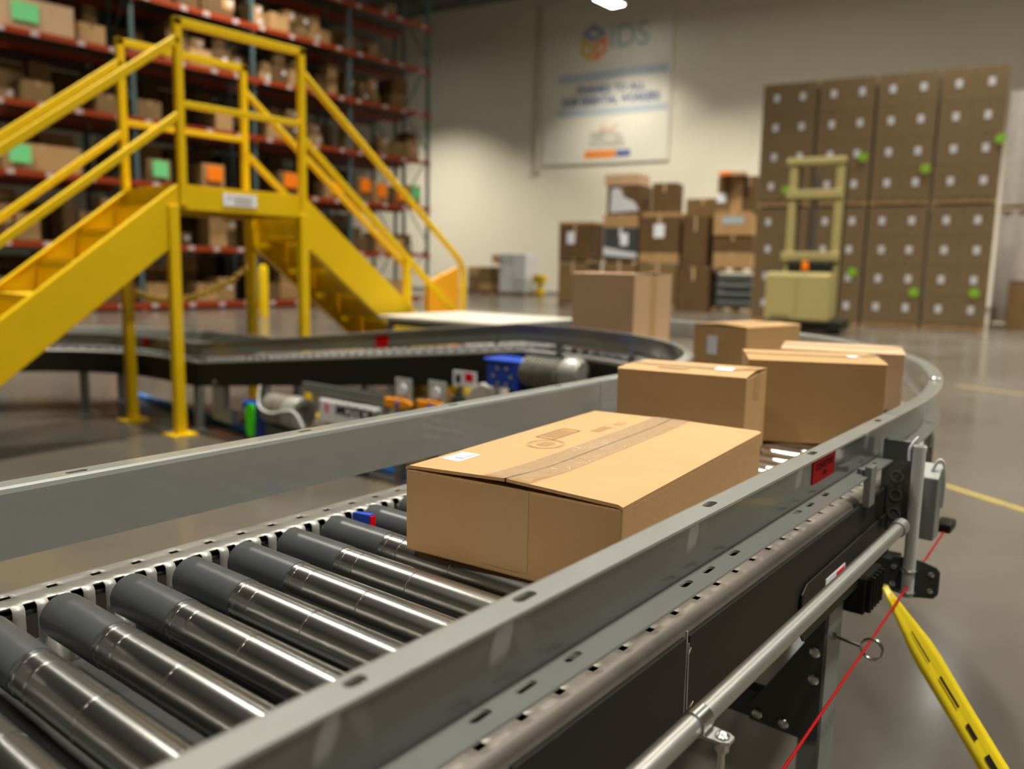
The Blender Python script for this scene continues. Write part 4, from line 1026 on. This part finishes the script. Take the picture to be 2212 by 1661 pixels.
g.prism(pts, cu*.008); g.build('tag', MT['limep'], t)
t = thing('control_box', 'pale control box with black lettering under the declining conveyor', 'box', CP(2.96, 3.44, .26))
g = G(); cb(g, 2.99, 3.445, .322, .08, .50, .135); g.build('housing', MT['ltgrey'], t, bevel=.006)
place_text('lettering', 'MOTION', .078, MT['black'], t, CP(2.943, 3.37, .343), -cv, UP, 1.08, .003)
g = G(); cb(g, 2.948, 3.445, .322, .004, .47, .115); g.build('face_plate', MT['paper'], t)
g = G(); cb(g, 2.944, 3.62, .345, .004, .02, .055); g.build('red_mark', MT['red'], t)
g = G(); cb(g, 2.99, 3.5, .13, .05, .3, .25); g.build('pedestal', MT['darkgrey'], t)
g = G(); cb(g, 3.0, 3.5, .435, .05, .75, .06); setp(g.build('cable_duct', MT['grey'], None, bevel=.004), 'grey metal duct hung above the lettered control box', 'duct')
for k, v in enumerate((3.07, 2.83)):
    t = thing('shutoff_valve', 'orange shut-off handle on a grey plate, %s of the pair' % ('left' if k == 0 else 'right'), 'valve', CP(2.97, v, .3), 'orange shut-off valves')
    g = G(); cb(g, 2.99, v - .02, .50 + .01*k, .012, .12, .13); g.build('plate', MT['ltgrey'], t, bevel=.004)
    g = G(); g.lathe([(0, .03), (.012, .03), (.014, .0001)], CP(2.983, v - .02, .505 + .01*k), -cu, 14); g.build('boss', MT['paper'], t, smooth=True)
    g = G(); zc = .432 + .014*k; pts = [(-.10, .022), (.02, .028), (.095, .016), (.105, 0), (.095, -.014), (.02, -.028), (-.10, -.026)]
    g.prism([CP(2.96, v - a, zc + b) for a, b in pts], cu*.02); h = g.build('handle', MT['orange2'], t, bevel=.006)
    g = G(); g.lathe([(0, .014), (.006, .012), (.007, .0001)], CP(2.958, v, zc), -cu, 12); g.build('hub_bolt', MT['blue'], h, smooth=True)
    g = G(); g.cyl(CP(2.985, v, .02), CP(2.985, v, .43), .03, n=14); g.build('standpipe', MT['motor'], t, smooth=True)
t = thing('gear_motor', 'blue gearbox with finned grey motor inside the conveyor curve', 'motor', CP(2.88, 2.15, .55))
g = G(); cb(g, 2.90, 2.27, .672, .12, .19, .12); cb(g, 2.90, 2.27, .735, .15, .21, .015); cb(g, 2.90, 2.19, .66, .15, .03, .15); g.build('gearbox', MT['blue'], t, bevel=.008)
for a in range(6):
    g = G(); q = a*math.pi/3; g.lathe([(0, .010), (.006, .010), (.008, .0001)], CP(2.838, 2.27 + .05*math.cos(q), .668 + .04*math.sin(q)), -cu, 8); g.build('bolt', MT['chrome'], t)
g = G(); pr = [(0, .0001), (0, .06)]
for k in range(9): pr += [(.012 + k*.021, .060), (.014 + k*.021, .071), (.022 + k*.021, .071), (.024 + k*.021, .060)]
pr += [(.215, .06), (.215, .0001)]; g.lathe(pr, CP(2.88, 2.17, .695), -cv, 20); g.build('finned_motor', MT['motor'], t, smooth=True, ang=30)
g = G(); g.lathe([(0, .062), (.01, .072), (.06, .072), (.085, .055), (.09, .0001)], CP(2.88, 1.955, .705), -cv, 20); g.build('fan_cowl', MT['capgrey'], t, smooth=True)
g = G(); cb(g, 2.90, 2.12, .585, .10, .25, .06); cb(g, 2.95, 2.12, .28, .06, .06, .56); g.build('mount', MT['black'], t)
g = G(); cb(g, 2.975, 2.615, .606, .006, .15, .075); w1 = setp(g.build('warning_plate', MT['paper']), 'white warning plate with red corner on the dark conveyor side', 'sign')
g = G(); cb(g, 2.971, 2.585, .615, .002, .05, .04); g.build('red_patch', MT['red'], w1)
g = G(); cb(g, 2.971, 2.655, .603, .002, .03, .04); g.build('symbol', MT['black'], w1)
g = G(); g.prism([CP(2.96, v, z) for v, z in ((2.60, .50), (2.44, .52), (2.45, .585), (2.50, .60), (2.56, .57))], cu*.03); cb(g, 2.975, 2.5, .3, .03, .06, .45); setp(g.build('cream_pouch', MT['white'], None, bevel=.006), 'cream coloured guard beside the warning plate', 'guard')
g = G(); cb(g, 2.99, 2.66, .44, .04, .09, .14); cb(g, 2.99, 2.66, .2, .05, .05, .4); setp(g.build('regulator', MT['darkgrey'], None, bevel=.01), 'dark grey regulator block right of the orange handles', 'regulator')
g = G(); g.tube(smooth_pts([CP(3.43, 6.65, .024), CP(3.30, 5.54, .024), CP(3.22, 4.75, .02), CP(3.12, 3.6, .02), CP(3.09, 2.9, .02), CP(3.05, 1.5, .02)]), .022, 8); setp(g.build('air_hose', MT['bluel'], None, smooth=True), 'blue air hose lying on the floor beneath the conveyor', 'hose')
